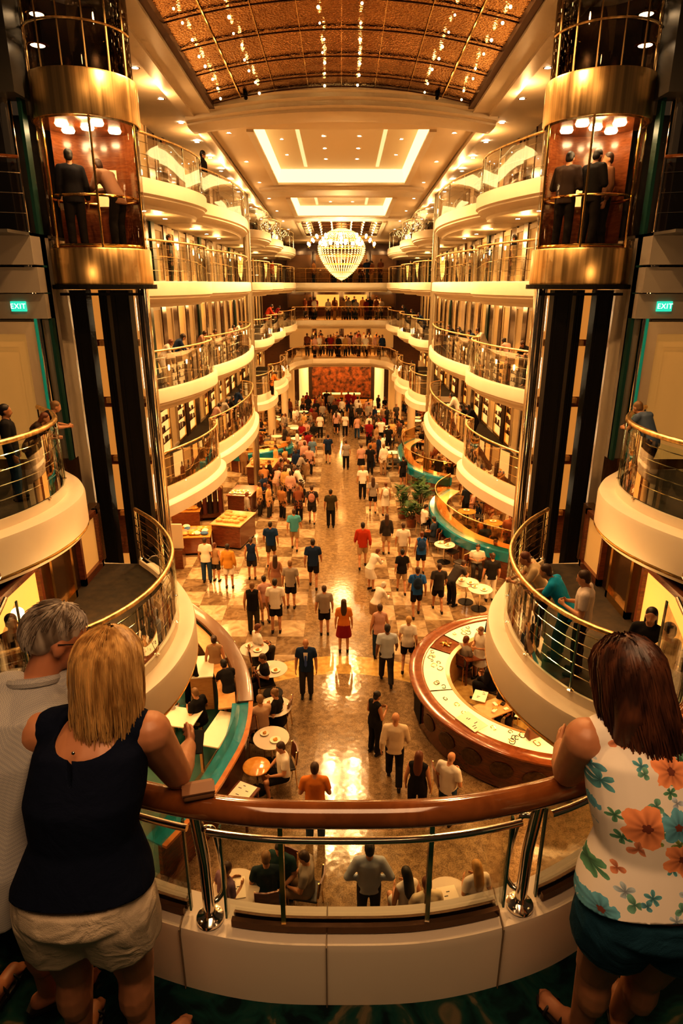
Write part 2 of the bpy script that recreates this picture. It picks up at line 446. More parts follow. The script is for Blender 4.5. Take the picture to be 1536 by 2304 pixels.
def bottom_mb(J, sex, kind, g=.015, w=1.0, d=1.0, leg=1.0, lf=.86):
    mb = MB(); rings = torso(J, sex, g, lo=-.1, hi=.1, w=w, d=d, full=False); loft(mb, rings)
    HR = (J['hipR'] - J['hipL']).normalized(); HF = V((0, 0, 1)).cross(HR).normalized()
    if kind == 'skirt':
        m = (J['knL'] + J['knR']) / 2; P = J['pel']
        if abs(m.y - P.y) < .3:
            loft(mb, [(P + V((0, 0, .05)), (.185) * w, .135 * d, HR, HF), (P + V((0, 0, -.1)), .20 * w, .15 * d, HR, HF), (P.lerp(m, .9), .245 * w, .2 * d, HR, HF)], 20); return mb
    for k in 'LR':
        hp, kn, an = J['hip' + k], J['kn' + k], J['an' + k]
        if kind == 'pants':
            cap(mb, hp, .092 * leg + g, kn, .070 * leg + g); cap(mb, kn, .070 * leg + g, kn.lerp(an, .97), .058 + g, round1=False); mb.ell(kn.lerp(an, .3) + V((0, -.018, 0)), V((.056 + g, .062 + g, .12)) * leg)
        else:
            cap(mb, hp, .092 * leg + g, hp.lerp(kn, lf), (.092 - .018 * lf / .86) * leg + g * 1.4, round1=False)
    return mb
def shoe_mb(J, k, fd=V((0, 1, 0))):
    mb = MB(); an = J['an' + k]; fd = V(fd).normalized()
    cap(mb, an - fd * .045 + V((0, 0, -.045)), .04, an + fd * .155 + V((0, 0, -.05)), .037); cap(mb, an + V((0, 0, -.01)), .045, an + fd * .05 + V((0, 0, -.04)), .043)
    return mb
def hair_mb(J, H, kind, k=1.0):
    mb = MB(); c = J['head']; e = lambda o, r: mb.ell(c + H @ V(o) * k, V(r) * k, 14, 10, H)
    e((0, -.026, .042), (.084, .096, .09))
    if kind in ('short', 'long', 'pony', 'bun'):
        e((0, -.052, -.01), (.076, .062, .085))
    if kind == 'long':
        n = J['neck']; _, up, Fw = axes(J)
        loft(mb, [(c + H @ V((0, -.055, .03)), .085, .06, H @ V((1, 0, 0)), H @ V((0, 1, 0))), (c + H @ V((0, -.07, -.08)), .09, .055, H @ V((1, 0, 0)), H @ V((0, 1, 0))), (n - Fw * .085 - up * .1, .095, .04, H @ V((1, 0, 0)), Fw), (n - Fw * .10 - up * .2, .06, .03, H @ V((1, 0, 0)), Fw)])
    if kind == 'pony':
        cap(mb, c + H @ V((0, -.11, .03)), .03, c + H @ V((0, -.15, -.1)), .022)
    if kind == 'bun':
        e((0, -.11, .07), (.045, .045, .045))
    return mb

MESH = {}
VOX = .019
def cached(key, fn):
    if key not in MESH: MESH[key] = fn()
    return MESH[key]
SKIN = [mat('skin_warm', (.55, .28, .15), .5, noise=(.50, .24, .12), nscale=10), mat('skin_tan', (.40, .19, .09), .5), mat('skin_brown', (.17, .075, .035), .5), mat('skin_fair', (.66, .38, .24), .5)]
HAIRC = dict(black=(.010, .007, .006), brown=(.045, .020, .009), auburn=(.12, .035, .012), blond=(.42, .24, .075), grey=(.28, .24, .20), white=(.6, .55, .48), sand=(.2, .11, .045))
def part(name, me, m, root):
    o = bpy.data.objects.new(name, me); C.objects.link(o); o.parent = root
    if not me.materials: me.materials.append(m)
    o.material_slots[0].link = 'OBJECT'; o.material_slots[0].material = m
    return o
TOPN = dict(tee='tee_shirt', tank='tank_top', long='long_sleeved_top', dress='dress_top')
def person(loc, rz, ps, sex, top, tc, bot, bc, hair, hc, skin, label, h=1.75, group=None, shoes=(.02, .018, .016), extra=None):
    r = thing('person', label, 'person', loc, rz, group); s = h / 1.75; r.scale = (s, s, s)
    J = pose(ps, sex); H = head_frame(J, 0, .12 if ps in ('walkA', 'walkB', 'stand', 'hips') else .35)
    part('body', cached((ps, sex, 'body'), lambda: remesh(body_mb(J, sex, H), VOX * .8)), SKIN[skin], r)
    part(TOPN[top], cached((ps, sex, top), lambda: remesh(top_mb(J, sex, top), VOX)), cloth(tc), r)
    part({'pants': 'trousers', 'shorts': 'shorts', 'skirt': 'skirt'}[bot], cached((ps, sex, bot), lambda: remesh(bottom_mb(J, sex, bot), VOX)), cloth(bc), r)
    if hair: part('hair', cached((ps, sex, 'hair' + hair), lambda: remesh(hair_mb(J, H, hair), VOX * .8)), mat('hair_' + hc, HAIRC[hc], .55), r)
    for k in 'LR': part('shoe', cached((ps, sex, 'shoe' + k), lambda: remesh(shoe_mb(J, k), VOX * .8)), cloth(shoes), r)
    return r
def far_mesh(ps, sex, top, bot, hair):
    def make():
        J = pose(ps, sex); H = head_frame(J, 0, .25); g = MB(); tags = []
        for i, m in ((0, body_mb(J, sex, H)), (1, hair_mb(J, H, hair)), (2, top_mb(J, sex, top, .02)), (3, bottom_mb(J, sex, bot, .02))):
            g.add(m.v, m.f); tags += [i] * len(m.v)
        me = remesh(g, .03, 3, .55); kd = kdtree.KDTree(len(g.v))
        for i, v in enumerate(g.v): kd.insert(v, i)
        kd.balance()
        for _ in range(4): me.materials.append(None)
        mi = []
        for p in me.polygons:
            best = min(((d - (.012 if tags[i] else 0), tags[i]) for _, i, d in kd.find_n(p.center, 4)))
            mi.append(best[1])
        me.polygons.foreach_set('material_index', mi); return me
    return cached(('far', ps, sex, top, bot, hair), make)
def far_person(loc, rz, ps, sex, top, tc, bot, bc, hair, hc, skin, label, h=1.75, group=None):
    me = far_mesh(ps, sex, top, bot, hair); o = bpy.data.objects.new('person', me); C.objects.link(o)
    o.location = loc; o.rotation_euler = (0, 0, rz); s = h / 1.75; o.scale = (s, s, s)
    for sl, m in zip(o.material_slots, (SKIN[skin], mat('hair_' + hc, HAIRC[hc], .6), cloth(tc), cloth(bc))): sl.link = 'OBJECT'; sl.material = m
    return tag(o, label, 'person', group)
# ------------------------------------------------------------------ floor material
def floor_mat():
    m = mat('promenade_stone', (.3, .2, .1), .14, spec=.38); N, Lk, b = nodes_of(m)
    g = N.new('ShaderNodeNewGeometry'); sp = N.new('ShaderNodeSeparateXYZ'); Lk.new(g.outputs['Position'], sp.inputs[0])
    def math_(op, a, bb=None, c=None):
        n = N.new('ShaderNodeMath'); n.operation = op
        for i, v in enumerate((a, bb, c)):
            if v is None: continue
            if isinstance(v, (int, float)): n.inputs[i].default_value = v
            else: Lk.new(v, n.inputs[i])
        return n.outputs[0]
    def ramp(fac, c0, c1, p0=.35, p1=.65):
        r = N.new('ShaderNodeValToRGB'); r.color_ramp.elements[0].color = (*c0, 1); r.color_ramp.elements[1].color = (*c1, 1)
        r.color_ramp.elements[0].position = p0; r.color_ramp.elements[1].position = p1; Lk.new(fac, r.inputs[0]); return r.outputs[0]
    def noise(sc, det=4, dist=0):
        n = N.new('ShaderNodeTexNoise'); n.inputs['Scale'].default_value = sc; n.inputs['Detail'].default_value = det; n.inputs['Distortion'].default_value = dist
        Lk.new(g.outputs['Position'], n.inputs['Vector']); return n.outputs['Fac']
    def mix(f, a, bb, mode='MIX'):
        n = N.new('ShaderNodeMix'); n.data_type = 'RGBA'; n.blend_type = mode
        if isinstance(f, (int, float)): n.inputs[0].default_value = f
        else: Lk.new(f, n.inputs[0])
        for i, v in ((6, a), (7, bb)):
            if isinstance(v, tuple): n.inputs[i].default_value = (*v, 1)
            else: Lk.new(v, n.inputs[i])
        return n.outputs[2]
    x, y = sp.outputs[0], sp.outputs[1]; ax = math_('ABSOLUTE', x)
    vo = N.new('ShaderNodeTexVoronoi'); vo.inputs['Scale'].default_value = 13; Lk.new(g.outputs['Position'], vo.inputs['Vector'])
    vr = N.new('ShaderNodeSeparateColor'); Lk.new(vo.outputs['Color'], vr.inputs[0])
    speck = mix(.5, ramp(vr.outputs[0], (.11, .07, .035), (.42, .29, .16), .2, .9), ramp(noise(5, 6, .6), (.12, .08, .04), (.40, .28, .15)))
    granite = mix(.45, speck, ramp(noise(40, 3), (.07, .045, .022), (.40, .28, .16)))
    fx = math_('FLOOR', math_('ADD', math_('DIVIDE', x, .93), .12)); fy = math_('FLOOR', math_('DIVIDE', y, 1.02))
    ck = math_('MODULO', math_('ABSOLUTE', math_('ADD', fx, fy)), 2)
    light = ramp(noise(2.2, 6, 1.5), (.30, .215, .13), (.52, .41, .27)); dark = ramp(noise(3, 6, 1.2), (.12, .078, .042), (.27, .19, .11))
    tiles = mix(ck, dark, light)
    gx = math_('FRACT', math_('ADD', math_('DIVIDE', x, .93), .12)); gy = math_('FRACT', math_('DIVIDE', y, 1.02))
    grout = math_('MAXIMUM', math_('LESS_THAN', gx, .012), math_('LESS_THAN', gy, .012))
    yy = math_('ADD', y, math_('MULTIPLY', math_('MULTIPLY', x, x), .12))
    tz = math_('MULTIPLY', math_('GREATER_THAN', ax, 1.16), math_('GREATER_THAN', yy, 16.35))
    gz = math_('MULTIPLY', math_('GREATER_THAN', yy, 15.35), math_('LESS_THAN', yy, 16.25))
    col = mix(tz, granite, mix(math_('MULTIPLY', grout, .6), tiles, (.12, .08, .05)))
    col = mix(gz, col, ramp(noise(6, 5), (.46, .29, .09), (.66, .45, .16)))
    Lk.new(col, b.inputs['Base Color'])
    r = N.new('ShaderNodeMapRange'); r.inputs[3].default_value = .05; r.inputs[4].default_value = .16; Lk.new(noise(9, 5), r.inputs[0]); Lk.new(r.outputs[0], b.inputs['Roughness'])
    v2 = N.new('ShaderNodeTexVoronoi'); v2.inputs['Scale'].default_value = 7; Lk.new(g.outputs['Position'], v2.inputs['Vector']); bp = N.new('ShaderNodeBump'); bp.inputs['Strength'].default_value = .05; bp.inputs['Distance'].default_value = .02; Lk.new(math_('MULTIPLY_ADD', noise(11, 3), .6, v2.outputs['Distance']), bp.inputs['Height']); Lk.new(bp.outputs[0], b.inputs['Normal'])
    return m
def carpet_mat():
    m = mat('green_carpet', (.01, .03, .025), .95, spec=.1); N, Lk, b = nodes_of(m)
    tc = N.new('ShaderNodeTexCoord'); n1 = N.new('ShaderNodeTexNoise'); n1.inputs['Scale'].default_value = 5; n1.inputs['Detail'].default_value = 3; n1.inputs['Distortion'].default_value = 1.5
    r = N.new('ShaderNodeValToRGB'); e = r.color_ramp.elements; e[0].position = .38; e[0].color = (.004, .012, .011, 1); e[1].position = .52; e[1].color = (.008, .045, .036, 1)
    x = e.new(.60); x.color = (.02, .05, .035, 1); x = e.new(.68); x.color = (.12, .10, .055, 1)
    Lk.new(tc.outputs['Object'], n1.inputs['Vector']); Lk.new(n1.outputs['Fac'], r.inputs[0]); Lk.new(r.outputs[0], b.inputs['Base Color'])
    n2 = N.new('ShaderNodeTexNoise'); n2.inputs['Scale'].default_value = 260; bp = N.new('ShaderNodeBump'); bp.inputs['Strength'].default_value = .5; bp.inputs['Distance'].default_value = .004
    Lk.new(tc.outputs['Object'], n2.inputs['Vector']); Lk.new(n2.outputs['Fac'], bp.inputs['Height']); Lk.new(bp.outputs[0], b.inputs['Normal'])
    return m
CARPET = carpet_mat()
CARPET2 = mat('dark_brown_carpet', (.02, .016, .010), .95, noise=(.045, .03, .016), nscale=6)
struct(MB().box(-10, 10, 3.5, 63, FLOOR - .2, FLOOR).build('floor', floor_mat()))

# ------------------------------------------------------------------ railings
def railing(path, z, sgn, label, name='balcony_railing', bays=4, rods=3, h=1.08, rail_r=.032, rail_m=None, post_m=None, gl=None, group=None, glass_in=.0, base=.04):
    rail_m = rail_m or BRASS; post_m = post_m or CHROME; gl = gl or GLASS
    root = thing(name, label, 'railing', (0, 0, 0), 0, group)
    P = resample([V((p[0], p[1], 0)) for p in path], max(bays * 4, 8))
    n = len(P) - 1
    MB().tube(lift(P, z + h), rail_r, 10).build('handrail', rail_m, root, True)
    for k in range(rods):
        zz = z + base + .12 + (h - .25) * (k + .5) / rods
        MB().tube(lift(offset(P, -.03, sgn), zz), .008, 5).build('rod', post_m, root, True)
    for k in range(bays + 1):
        p = P[round(n * k / bays)]
        m = MB(); m.tube([(p[0], p[1], z), (p[0], p[1], z + h - rail_r * .5)], .021, 8); m.lathe([(.05, 0), (.05, .012), (.021, .03)], (p[0], p[1], z), 10)
        m.build('post', post_m, root, True)
    G = offset(P, .035, sgn)
    for k in range(bays):
        a, b = round(n * k / bays), round(n * (k + 1) / bays); seg = G[a:b + 1]; m = MB(); vs = []
        for p in seg: vs += [(p[0], p[1], z + base), (p[0], p[1], z + h - .09)]
        m.add(vs, [(2 * i, 2 * i + 2, 2 * i + 3, 2 * i + 1) for i in range(len(seg) - 1)])
        m.build('glass_panel', gl, root, True)
    return root

PROF_UP = [('w', 0), (-.10, 0), (-.10, .06), (0, .05), (.02, .02), (.02, -.30), (-.05, -.34), (-.05, -.38), (-.14, -.46), (-.30, -.52), (-.34, -.60), ('w', -.60)]
PROF_L1 = [('w', 0), (-.14, 0), (-.14, .05), (-.09, .05), (-.06, -.02), (-.05, -.32), (.06, -.36), (.12, -.42), (.13, -.74), (.02, -.80), (-.25, -.84), ('w', -.84)]
PROF_NEAR = [('w', 0), (-.34, 0), (-.34, .10), (-.30, .10), (-.28, -.04), (-.10, -.04), (-.02, -.06), (0, -.12), (0, -.62), (-.05, -.66), (-.05, -.74), (-.3, -.86), ('w', -.86)]
XW = 5.95
bulgeA = [(5.75, 15.9), (5.35, 16.5), (4.75, 17.7), (4.25, 19.3), (4.05, 20.8), (4.18, 21.9), (4.45, 22.25)]
bulgeB = [(4.52, 22.3), (4.22, 23.3), (3.92, 25.2), (3.80, 27.3), (3.92, 29.4), (4.2, 31.1), (4.75, 31.75)]
bulgeC = [(4.55, 33.2), (4.05, 33.6), (3.75, 34.8), (3.68, 36.2), (3.85, 37.6), (4.15, 38.0)]
bulgeD = [(4.2, 38.2), (3.75, 38.8), (3.5, 40.2), (3.5, 41.6), (3.7, 43.0), (3.95, 43.4)]
bulgeS = [(3.95, 43.6), (3.62, 44.2), (3.6, 45.2), (3.8, 46.0)]
bulgeE = [(3.95, 43.6), (3.55, 44.2), (3.3, 45.8), (3.2, 47.6), (3.3, 49.6), (3.4, 50.4)]
SIDE = {-1: 'left', 1: 'right'}
LV = {1: (L1, 'first balcony deck'), 2: (L2, 'second balcony deck'), 3: (L3, 'third balcony deck'), 4: (L4, 'top balcony deck')}
WHERE = {'A': 'next to the lift', 'B': 'just before the pillar', 'C': 'just past the pillar', 'D': 'two bays past the pillar', 'E': 'next to the far gallery'}
for s in (-1, 1):
    for lv, (z, nm) in LV.items():
        for key, bl in (('A', bulgeA), ('B', bulgeB), ('C', bulgeC), ('D', bulgeD), ('E', bulgeE)):
            if lv == 1 and key == 'E': bl = bulgeS
            zz = z - (0 if lv < 4 else {'A': 0, 'B': 0, 'C': .02, 'D': .1, 'E': .2}[key])
            pth = cr([(s * x, y, 0) for x, y in bl], 5)
            sg = 1 if s < 0 else 1
            sgn = s  # normal (-ty,tx) with path running +y gives -x; atrium side is -s*x
            prof = PROF_L1 if lv == 1 else PROF_UP
            m = MB(); sweep(m, pth, prof, sgn, zz, wall=lambda p: (s * XW, p[1]))
            o = m.build('balcony_slab', IVORY, None, True); struct(o)
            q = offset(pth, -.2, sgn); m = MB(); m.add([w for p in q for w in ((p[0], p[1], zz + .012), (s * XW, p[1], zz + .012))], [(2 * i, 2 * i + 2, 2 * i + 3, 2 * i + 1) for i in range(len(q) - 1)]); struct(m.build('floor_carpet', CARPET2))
            far = key in 'CDE'
            railing(offset(pth, -.11, sgn), zz, sgn, f'curved railing of the {SIDE[s]} {nm} {WHERE[key]}', bays=3 if far else 5, rods=2 if far else 3, h=1.05, rail_r=.03, gl=GLASSA if lv == 1 else GLASS, group='balcony railings', base=.07)

# ------------------------------------------------------------------ side walls and shop fronts of the balconies
TRIMN = [0]
def side_front(s, z0, z1, y0, y1, lv, seed, xw=XW):
    rnd = random.Random(seed); y = y0; k = 0
    pat = ['dark', 'dglass', 'pil', 'dglass', 'dark', 'lit'] if lv == 4 else ['pil', 'lit', 'dark', 'lit', 'pil', 'lit', 'dark', 'teal', 'lit'] if lv > 1 else ['lit', 'win', 'pil', 'win', 'dark', 'lit', 'amb', 'pil', 'win']
    off = seed % 4
    while y < y1 - .2:
        kd = pat[(k + off) % len(pat)]; w = {'pil': .55, 'lit': 1.0, 'dark': .8, 'teal': .45, 'win': 1.2, 'amb': .8, 'dglass': 1.3}[kd]; w = min(w, y1 - y); x = s * xw
        a, b = sorted((x - s * .0, x - s * .10))
        if kd == 'pil': struct(MB().box(a, b, y + .03, y + w - .03, z0, z1).build('pilaster', BRONZE))
        elif kd == 'teal': struct(MB().box(a, b, y + .02, y + w - .02, z0, z1).build('pilaster', TEALFR))
        elif kd == 'dark': struct(MB().box(*sorted((x, x - s * .05)), y + .02, y + w - .02, z0, z1).build('pilaster', BRONZE))
        else:
            TRIMN[0] += 1
            r = thing('window_%d' % TRIMN[0], None, None); struct(r)
            f = MB(); t = .09; X0, X1 = sorted((x, x - s * .07))
            f.box(X0, X1, y, y + t, z0, z1 - .05); f.box(X0, X1, y + w - t, y + w, z0, z1 - .05); f.box(X0, X1, y + t, y + w - t, z1 - .2, z1 - .05); f.box(X0, X1, y + t, y + w - t, z0, z0 + .12)
            f.build('window_frame', CREAM if kd == 'lit' else BRONZE if kd == 'dglass' else BRASS, r)
            X0, X1 = sorted((x, x - s * .02))
            MB().box(X0, X1, y + t, y + w - t, z0 + .12, z1 - .2).build('pane', BAKEDGLOW if kd == 'lit' else mat('dark_glass', (.012, .012, .012), .06, coat=.5) if kd == 'dglass' else (AMBERLIT if kd == 'amb' else BAKEDGLOW2), r)  # niche panes carry their own glow in place of a lamp-lit wall
            if kd in ('win', 'amb'):
                g = MB()
                for q in range(4):
                    zq = z0 + .45 + q * .36
                    if zq < z1 - .4: g.box(*sorted((x - s * .02, x - s * .06)), y + t, y + w - t, zq, zq + .03)
                    for _ in range(5):
                        yq = y + t + .06 + rnd.random() * (w - 2 * t - .14); g.box(*sorted((x - s * .02, x - s * .06)), yq, yq + .05 + .07 * rnd.random(), zq + .03, zq + .1 + .16 * rnd.random())
                g.build('display_shelf', DARKWOOD, r)
        y += w; k += 1
for s in (-1, 1):
    X0, X1 = sorted((s * XW, s * (XW + .3)))
    struct(MB().box(X0, X1, 14.6, 51, L1 - .84, 4.9).build('wall_' + SIDE[s], CREAM))
    for lv in (1, 2, 3, 4):
        z0 = LV[lv][0]; z1 = {1: L2 - .60, 2: L3 - .60, 3: L4 - .60, 4: 5.0}[lv]
        side_front(s, z0, z1, 16.4, 32.0, lv, lv * 3 + (s > 0)); side_front(s, z0, z1 if lv < 4 else 4.2, 33.0, 50.2, lv, lv * 5 + (s > 0))
    # ground floor: shop wall, lit windows
    x = s * 8.2; X0, X1 = sorted((x, x + s * .3))
    struct(MB().box(X0, X1, 5, 60, FLOOR, L1 - .8).build('wall_%s_shops' % SIDE[s], wood('shop_wall_wood', (.30, .12, .04), (.42, .19, .07), .4)))
    y = 6.5; k = 0
    while y < 54:
        TRIMN[0] += 1; r = thing('window_%d' % TRIMN[0], None, None); struct(r); w = 2.4
        f = MB(); A, B = sorted((x, x - s * .12))
        f.box(A, B, y, y + .15, FLOOR, L1 - .9); f.box(A, B, y + w - .15, y + w, FLOOR, L1 - .9); f.box(A, B, y + .15, y + w - .15, FLOOR, FLOOR + .5); f.box(A, B, y + .15, y + w - .15, L1 - 1.5, L1 - .9)
        f.build('window_frame', DARKWOOD, r); A, B = sorted((x - s * .01, x - s * .03))
        MB().box(A, B, y + .15, y + w - .15, FLOOR + .5, L1 - 1.5).build('pane', (AMBERLIT, BAKEDGLOW2, BAKEDGLOW)[k % 3], r)
        y += w + .35; k += 1
    # tall steel pillar between the bays
    m = MB(); m.tube([(s * 4.42, 32.5, FLOOR), (s * 4.42, 32.5, zc(32.5) + .2)], .17, 16); m.tube([(s * 4.42, 32.14, FLOOR), (s * 4.42, 32.14, zc(32.5) + .2)], .08, 10)
    for zz in (-7.2, -5.4, -2.2, .55, 2.9): m.lathe([(.17, 0), (.2, .01), (.2, .12), (.17, .13)], (s * 4.42, 32.5, zz), 16)
    struct(m.build('pillar', brushed('pillar_steel', (.62, .58, .48), .28), None, True))
    # slim columns carrying the first deck
    for (xx, yy) in ((5.4, 38.2), (4.8, 44), (4.4, 50)):
        m = MB(); m.lathe([(.34, 0), (.34, .25), (.27, .3), (.27, 3.6), (.33, 3.7), (.33, 3.95)], (s * xx, yy, FLOOR), 18); struct(m.build('column', CREAM, None, True))

# ------------------------------------------------------------------ far end
struct(MB().box(-9, 9, 60, 60.3, FLOOR, 4.6).build('wall_back', wood('back_wall_wood', (.10, .035, .012), (.16, .06, .02), .4)))
farpath = {2: [(-3.6, 50.6), (-3.3, 52.2), (0, 52.4), (3.3, 52.2), (3.6, 50.6)], 3: [(-3.5, 50.6), (-2.6, 50.4), (0, 50.3), (2.6, 50.4), (3.5, 50.6)], 1: [(-3.7, 46.3), (-3.4, 48.6), (-2.9, 49.6), (-2.2, 50.6), (0, 50.8), (2.2, 50.6), (2.9, 49.6), (3.4, 48.6), (3.7, 46.3)]}
for lv, pts in farpath.items():
    z = LV[lv][0]; pth = [V((x, y, 0)) for x, y in pts] if lv == 1 else cr([(x, y, 0) for x, y in pts], 5)
    m = MB(); sweep(m, pth, PROF_UP, -1, z, wall=lambda p: (p[0] * 1.0, 60)); struct(m.build('balcony_slab', IVORY, None, True))
    railing(offset(pth, -.11, -1), z, -1, f'straight glass railing of the far gallery on the {LV[lv][1]}', bays=8, rods=2, h=1.05, group='far gallery railings', gl=GLASSA)
for lv, mt, zt in ((1, BAKEDGLOW, L2 - .6), (2, AMBERLIT, L3 - .6), (3, BRONZE, 2.6)):
    for i, xx in enumerate((-3.6, -1.2, 1.2, 3.6)):
        TRIMN[0] += 1; r = thing('window_%d' % TRIMN[0], None, None); struct(r); z = LV[lv][0]
        f = MB(); f.box(xx - 1.1, xx - 1.0, 58.9, 59.1, z, zt); f.box(xx + 1.0, xx + 1.1, 58.9, 59.1, z, zt); f.box(xx - 1, xx + 1, 58.9, 59.1, zt - .3, zt); f.build('window_frame', DARKWOOD, r)
        MB().box(xx - 1, xx + 1, 59.05, 59.1, z + (.1 if lv != 2 else .8), zt - .3).build('pane', BRONZE if lv == 2 and i in (0, 3) else mt, r)
# stage alcove
struct(MB().box(-2.6, 2.6, 57.6, 57.9, FLOOR + .6, L1 - .9).build('stage_backdrop', mat('woven_tapestry', (.012, .004, .002), .8, noise=(.30, .085, .018), nscale=3.6)))
for s in (-1, 1):
    m = MB(); m.lathe([(.5, 0), (.5, .4), (.42, .5), (.42, 3.6), (.5, 3.7), (.5, 4.0)], (s * 3.3, 57, FLOOR), 18); struct(m.build('column', BAKEDGLOW2, None, True))  # both column pairs brightened by built-in emission
    m = MB(); m.lathe([(.45, 0), (.45, 4.0)], (s * 4.2, 52, FLOOR), 18); struct(m.build('column', BAKEDGLOW, None, True))
m = MB(); m.lathe([(0, .55), (2.7, .55), (2.75, .5), (2.75, 0)], (0, 57.2, FLOOR), 32, PI, 2 * PI)
st = m.build('stage_platform', LIGHTWOOD, None, True); tag(st, 'low curved wooden stage at the far end of the promenade', 'stage')
for x in (-.85, .85):
    r = thing('display_counter', 'low pale counter on the %s half of the far stage' % ('left' if x < 0 else 'right'), 'counter', (x, 55.6, FLOOR + .55))
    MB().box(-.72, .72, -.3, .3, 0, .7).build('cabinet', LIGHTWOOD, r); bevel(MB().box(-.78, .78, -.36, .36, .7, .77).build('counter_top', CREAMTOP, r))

# ------------------------------------------------------------------ ceiling
def plate(x0, x1, y0, y1, dz=0, t=.12, name='ceiling', m=IVORY):
    mb = MB(); v = [(x, y, zc(y) + dz + k) for x in (x0, x1) for y in (y0, y1) for k in (0, t)]
    mb.add(v, [(0, 1, 3, 2), (4, 6, 7, 5), (0, 4, 5, 1), (2, 3, 7, 6), (0, 2, 6, 4), (1, 5, 7, 3)])
    return struct(mb.build(name, m))
CEILM = mat('ceiling_plaster', (.82, .68, .48), .6)
for s in (-1, 1):
    a, b = sorted((s * 3.95, s * 7.5)); plate(a, b, 20.3, 61, m=CEILM)
    a, b = sorted((s * 3.95, s * 5.6)); plate(a, b, 12.0, 20.3, m=CEILM)
    a, b = sorted((s * 3.95, s * 4.05)); plate(a, b, 6, 12.0, m=CEILM)
    # cornice steps along both sides
    for (xa, xb, dz) in ((3.6, 4.1, -.12), (4.05, 4.35, -.2), (4.3, 4.42, -.14)):
        a, b = sorted((s * xa, s * xb)); plate(a, b, 8, 20.5, dz, .3, 'trim_cornice', IVORY)
    for (xa, xb, dz) in ((4.05, 4.3, -.14), (4.3, 4.4, -.08)):
        a, b = sorted((s * xa, s * xb)); plate(a, b, 20.5, 50, dz, .3, 'trim_cornice', IVORY)
    a, b = sorted((s * 3.45, s * 3.65)); plate(a, b, 8, 20.2, -.05, .3, 'trim_frame', mat('dark_bronze_frame', (.09, .035, .012), .35, .6))
CO = [(22.4, 30.6, 2.68), (34.3, 40.1, 2.45)]
GL2 = (42.5, 49.8, 2.5)
for y0, y1 in ((21.5, 22.4), (30.6, 34.3), (40.1, 42.5), (49.8, 61)): plate(-4.0, 4.0, y0, y1, m=CEILM)
for (y0, y1, hw) in CO + [GL2]:
    for s in (-1, 1):
        a, b = sorted((s * hw, s * 4.0)); plate(a, b, y0, y1, m=CEILM)
        a, b = sorted((s * hw, s * (hw + .22))); plate(a, b, y0, y1, -.07, .1, 'trim_coffer', IVORY)
    plate(-hw - .22, hw + .22, y1, y1 + .3, -.07, .1, 'trim_coffer', IVORY)
for (y0, y1, hw) in CO:
    m = MB(); h = .5
    for s in (-1, 1):
        m.quad((s * hw, y0, zc(y0)), (s * hw, y1, zc(y1)), (s * (hw - .12), y1, zc(y1) + h), (s * (hw - .12), y0, zc(y0) + h))
    m.quad((-hw, y1, zc(y1)), (hw, y1, zc(y1)), (hw, y1 - .1, zc(y1) + h), (-hw, y1 - .1, zc(y1) + h)); m.quad((-hw, y0, zc(y0)), (hw, y0, zc(y0)), (hw, y0, zc(y0) + h), (-hw, y0, zc(y0) + h))
    struct(m.build('ceiling_cove', COVE))
    plate(-hw, hw, y0, y1, h, .1, m=CEILM)
    for s in (-1, 1):
        m = MB(); xx = s * hw * .55; m.quad((xx - .07, y0 + .4, zc(y0) + h - .012), (xx + .07, y0 + .4, zc(y0) + h - .012), (xx + .07, y1 - .7, zc(y1) + h - .012), (xx - .07, y1 - .7, zc(y1) + h - .012))
        struct(m.build('ceiling_light_slot', emis('slot_light', (1, .66, .28), .9)))
# arched beam in front of the coffers
def arch_beam(y, rows, hw=4.3, n=24):
    m = MB(); vs = []
    for dy, ze, zm in rows:
        for j in range(n + 1):
            u = -1 + 2 * j / n; vs.append((u * hw, y + dy, zm - (zm - ze) * u * u))
    k = n + 1
    m.add(vs, [(i * k + j, i * k + j + 1, (i + 1) * k + j + 1, (i + 1) * k + j) for i in range(len(rows) - 1) for j in range(n)])
    return struct(m.build('ceiling_beam', IVORY, None, True))
arch_beam(20.0, [(0, 4.55, 4.98), (0, 4.50, 4.90), (.12, 4.47, 4.86), (.12, 4.38, 4.76), (.3, 4.34, 4.72), (.3, 4.22, 4.60), (.55, 4.20, 4.58), (.55, 4.15, 4.50), (.75, 4.12, 4.47), (1.5, 4.12, 4.44), (1.5, 4.6, 4.6)])
arch_beam(31.2, [(0, 3.95, 4.05), (0, 3.86, 3.96), (.3, 3.84, 3.94), (.3, 3.78, 3.88), (1.8, 3.76, 3.84), (1.8, 4.05, 4.1)], 3.6)
arch_beam(40.6, [(0, 3.6, 3.64), (0, 3.5, 3.56), (1.2, 3.48, 3.53), (1.2, 3.7, 3.7)], 3.4)
# bronze mirrored vault
def mirror_mat():
    m = mat('bronze_mirror_mesh', (.50, .22, .075), .10, 1); N, Lk, b = nodes_of(m)
    tc = N.new('ShaderNodeTexCoord'); w = N.new('ShaderNodeTexVoronoi'); w.inputs['Scale'].default_value = 20; Lk.new(tc.outputs['Object'], w.inputs['Vector'])
    n = N.new('ShaderNodeTexNoise'); n.inputs['Scale'].default_value = 1.3; Lk.new(tc.outputs['Object'], n.inputs['Vector'])
    bp = N.new('ShaderNodeBump'); bp.inputs['Strength'].default_value = .22; bp.inputs['Distance'].default_value = .02; Lk.new(w.outputs['Distance'], bp.inputs['Height']); Lk.new(bp.outputs[0], b.inputs['Normal'])
    r = N.new('ShaderNodeValToRGB'); r.color_ramp.elements[0].color = (.33, .17, .06, 1); r.color_ramp.elements[1].color = (.78, .47, .20, 1); Lk.new(n.outputs['Fac'], r.inputs[0]); Lk.new(r.outputs[0], b.inputs['Base Color'])
    return m
MIR = mirror_mat()
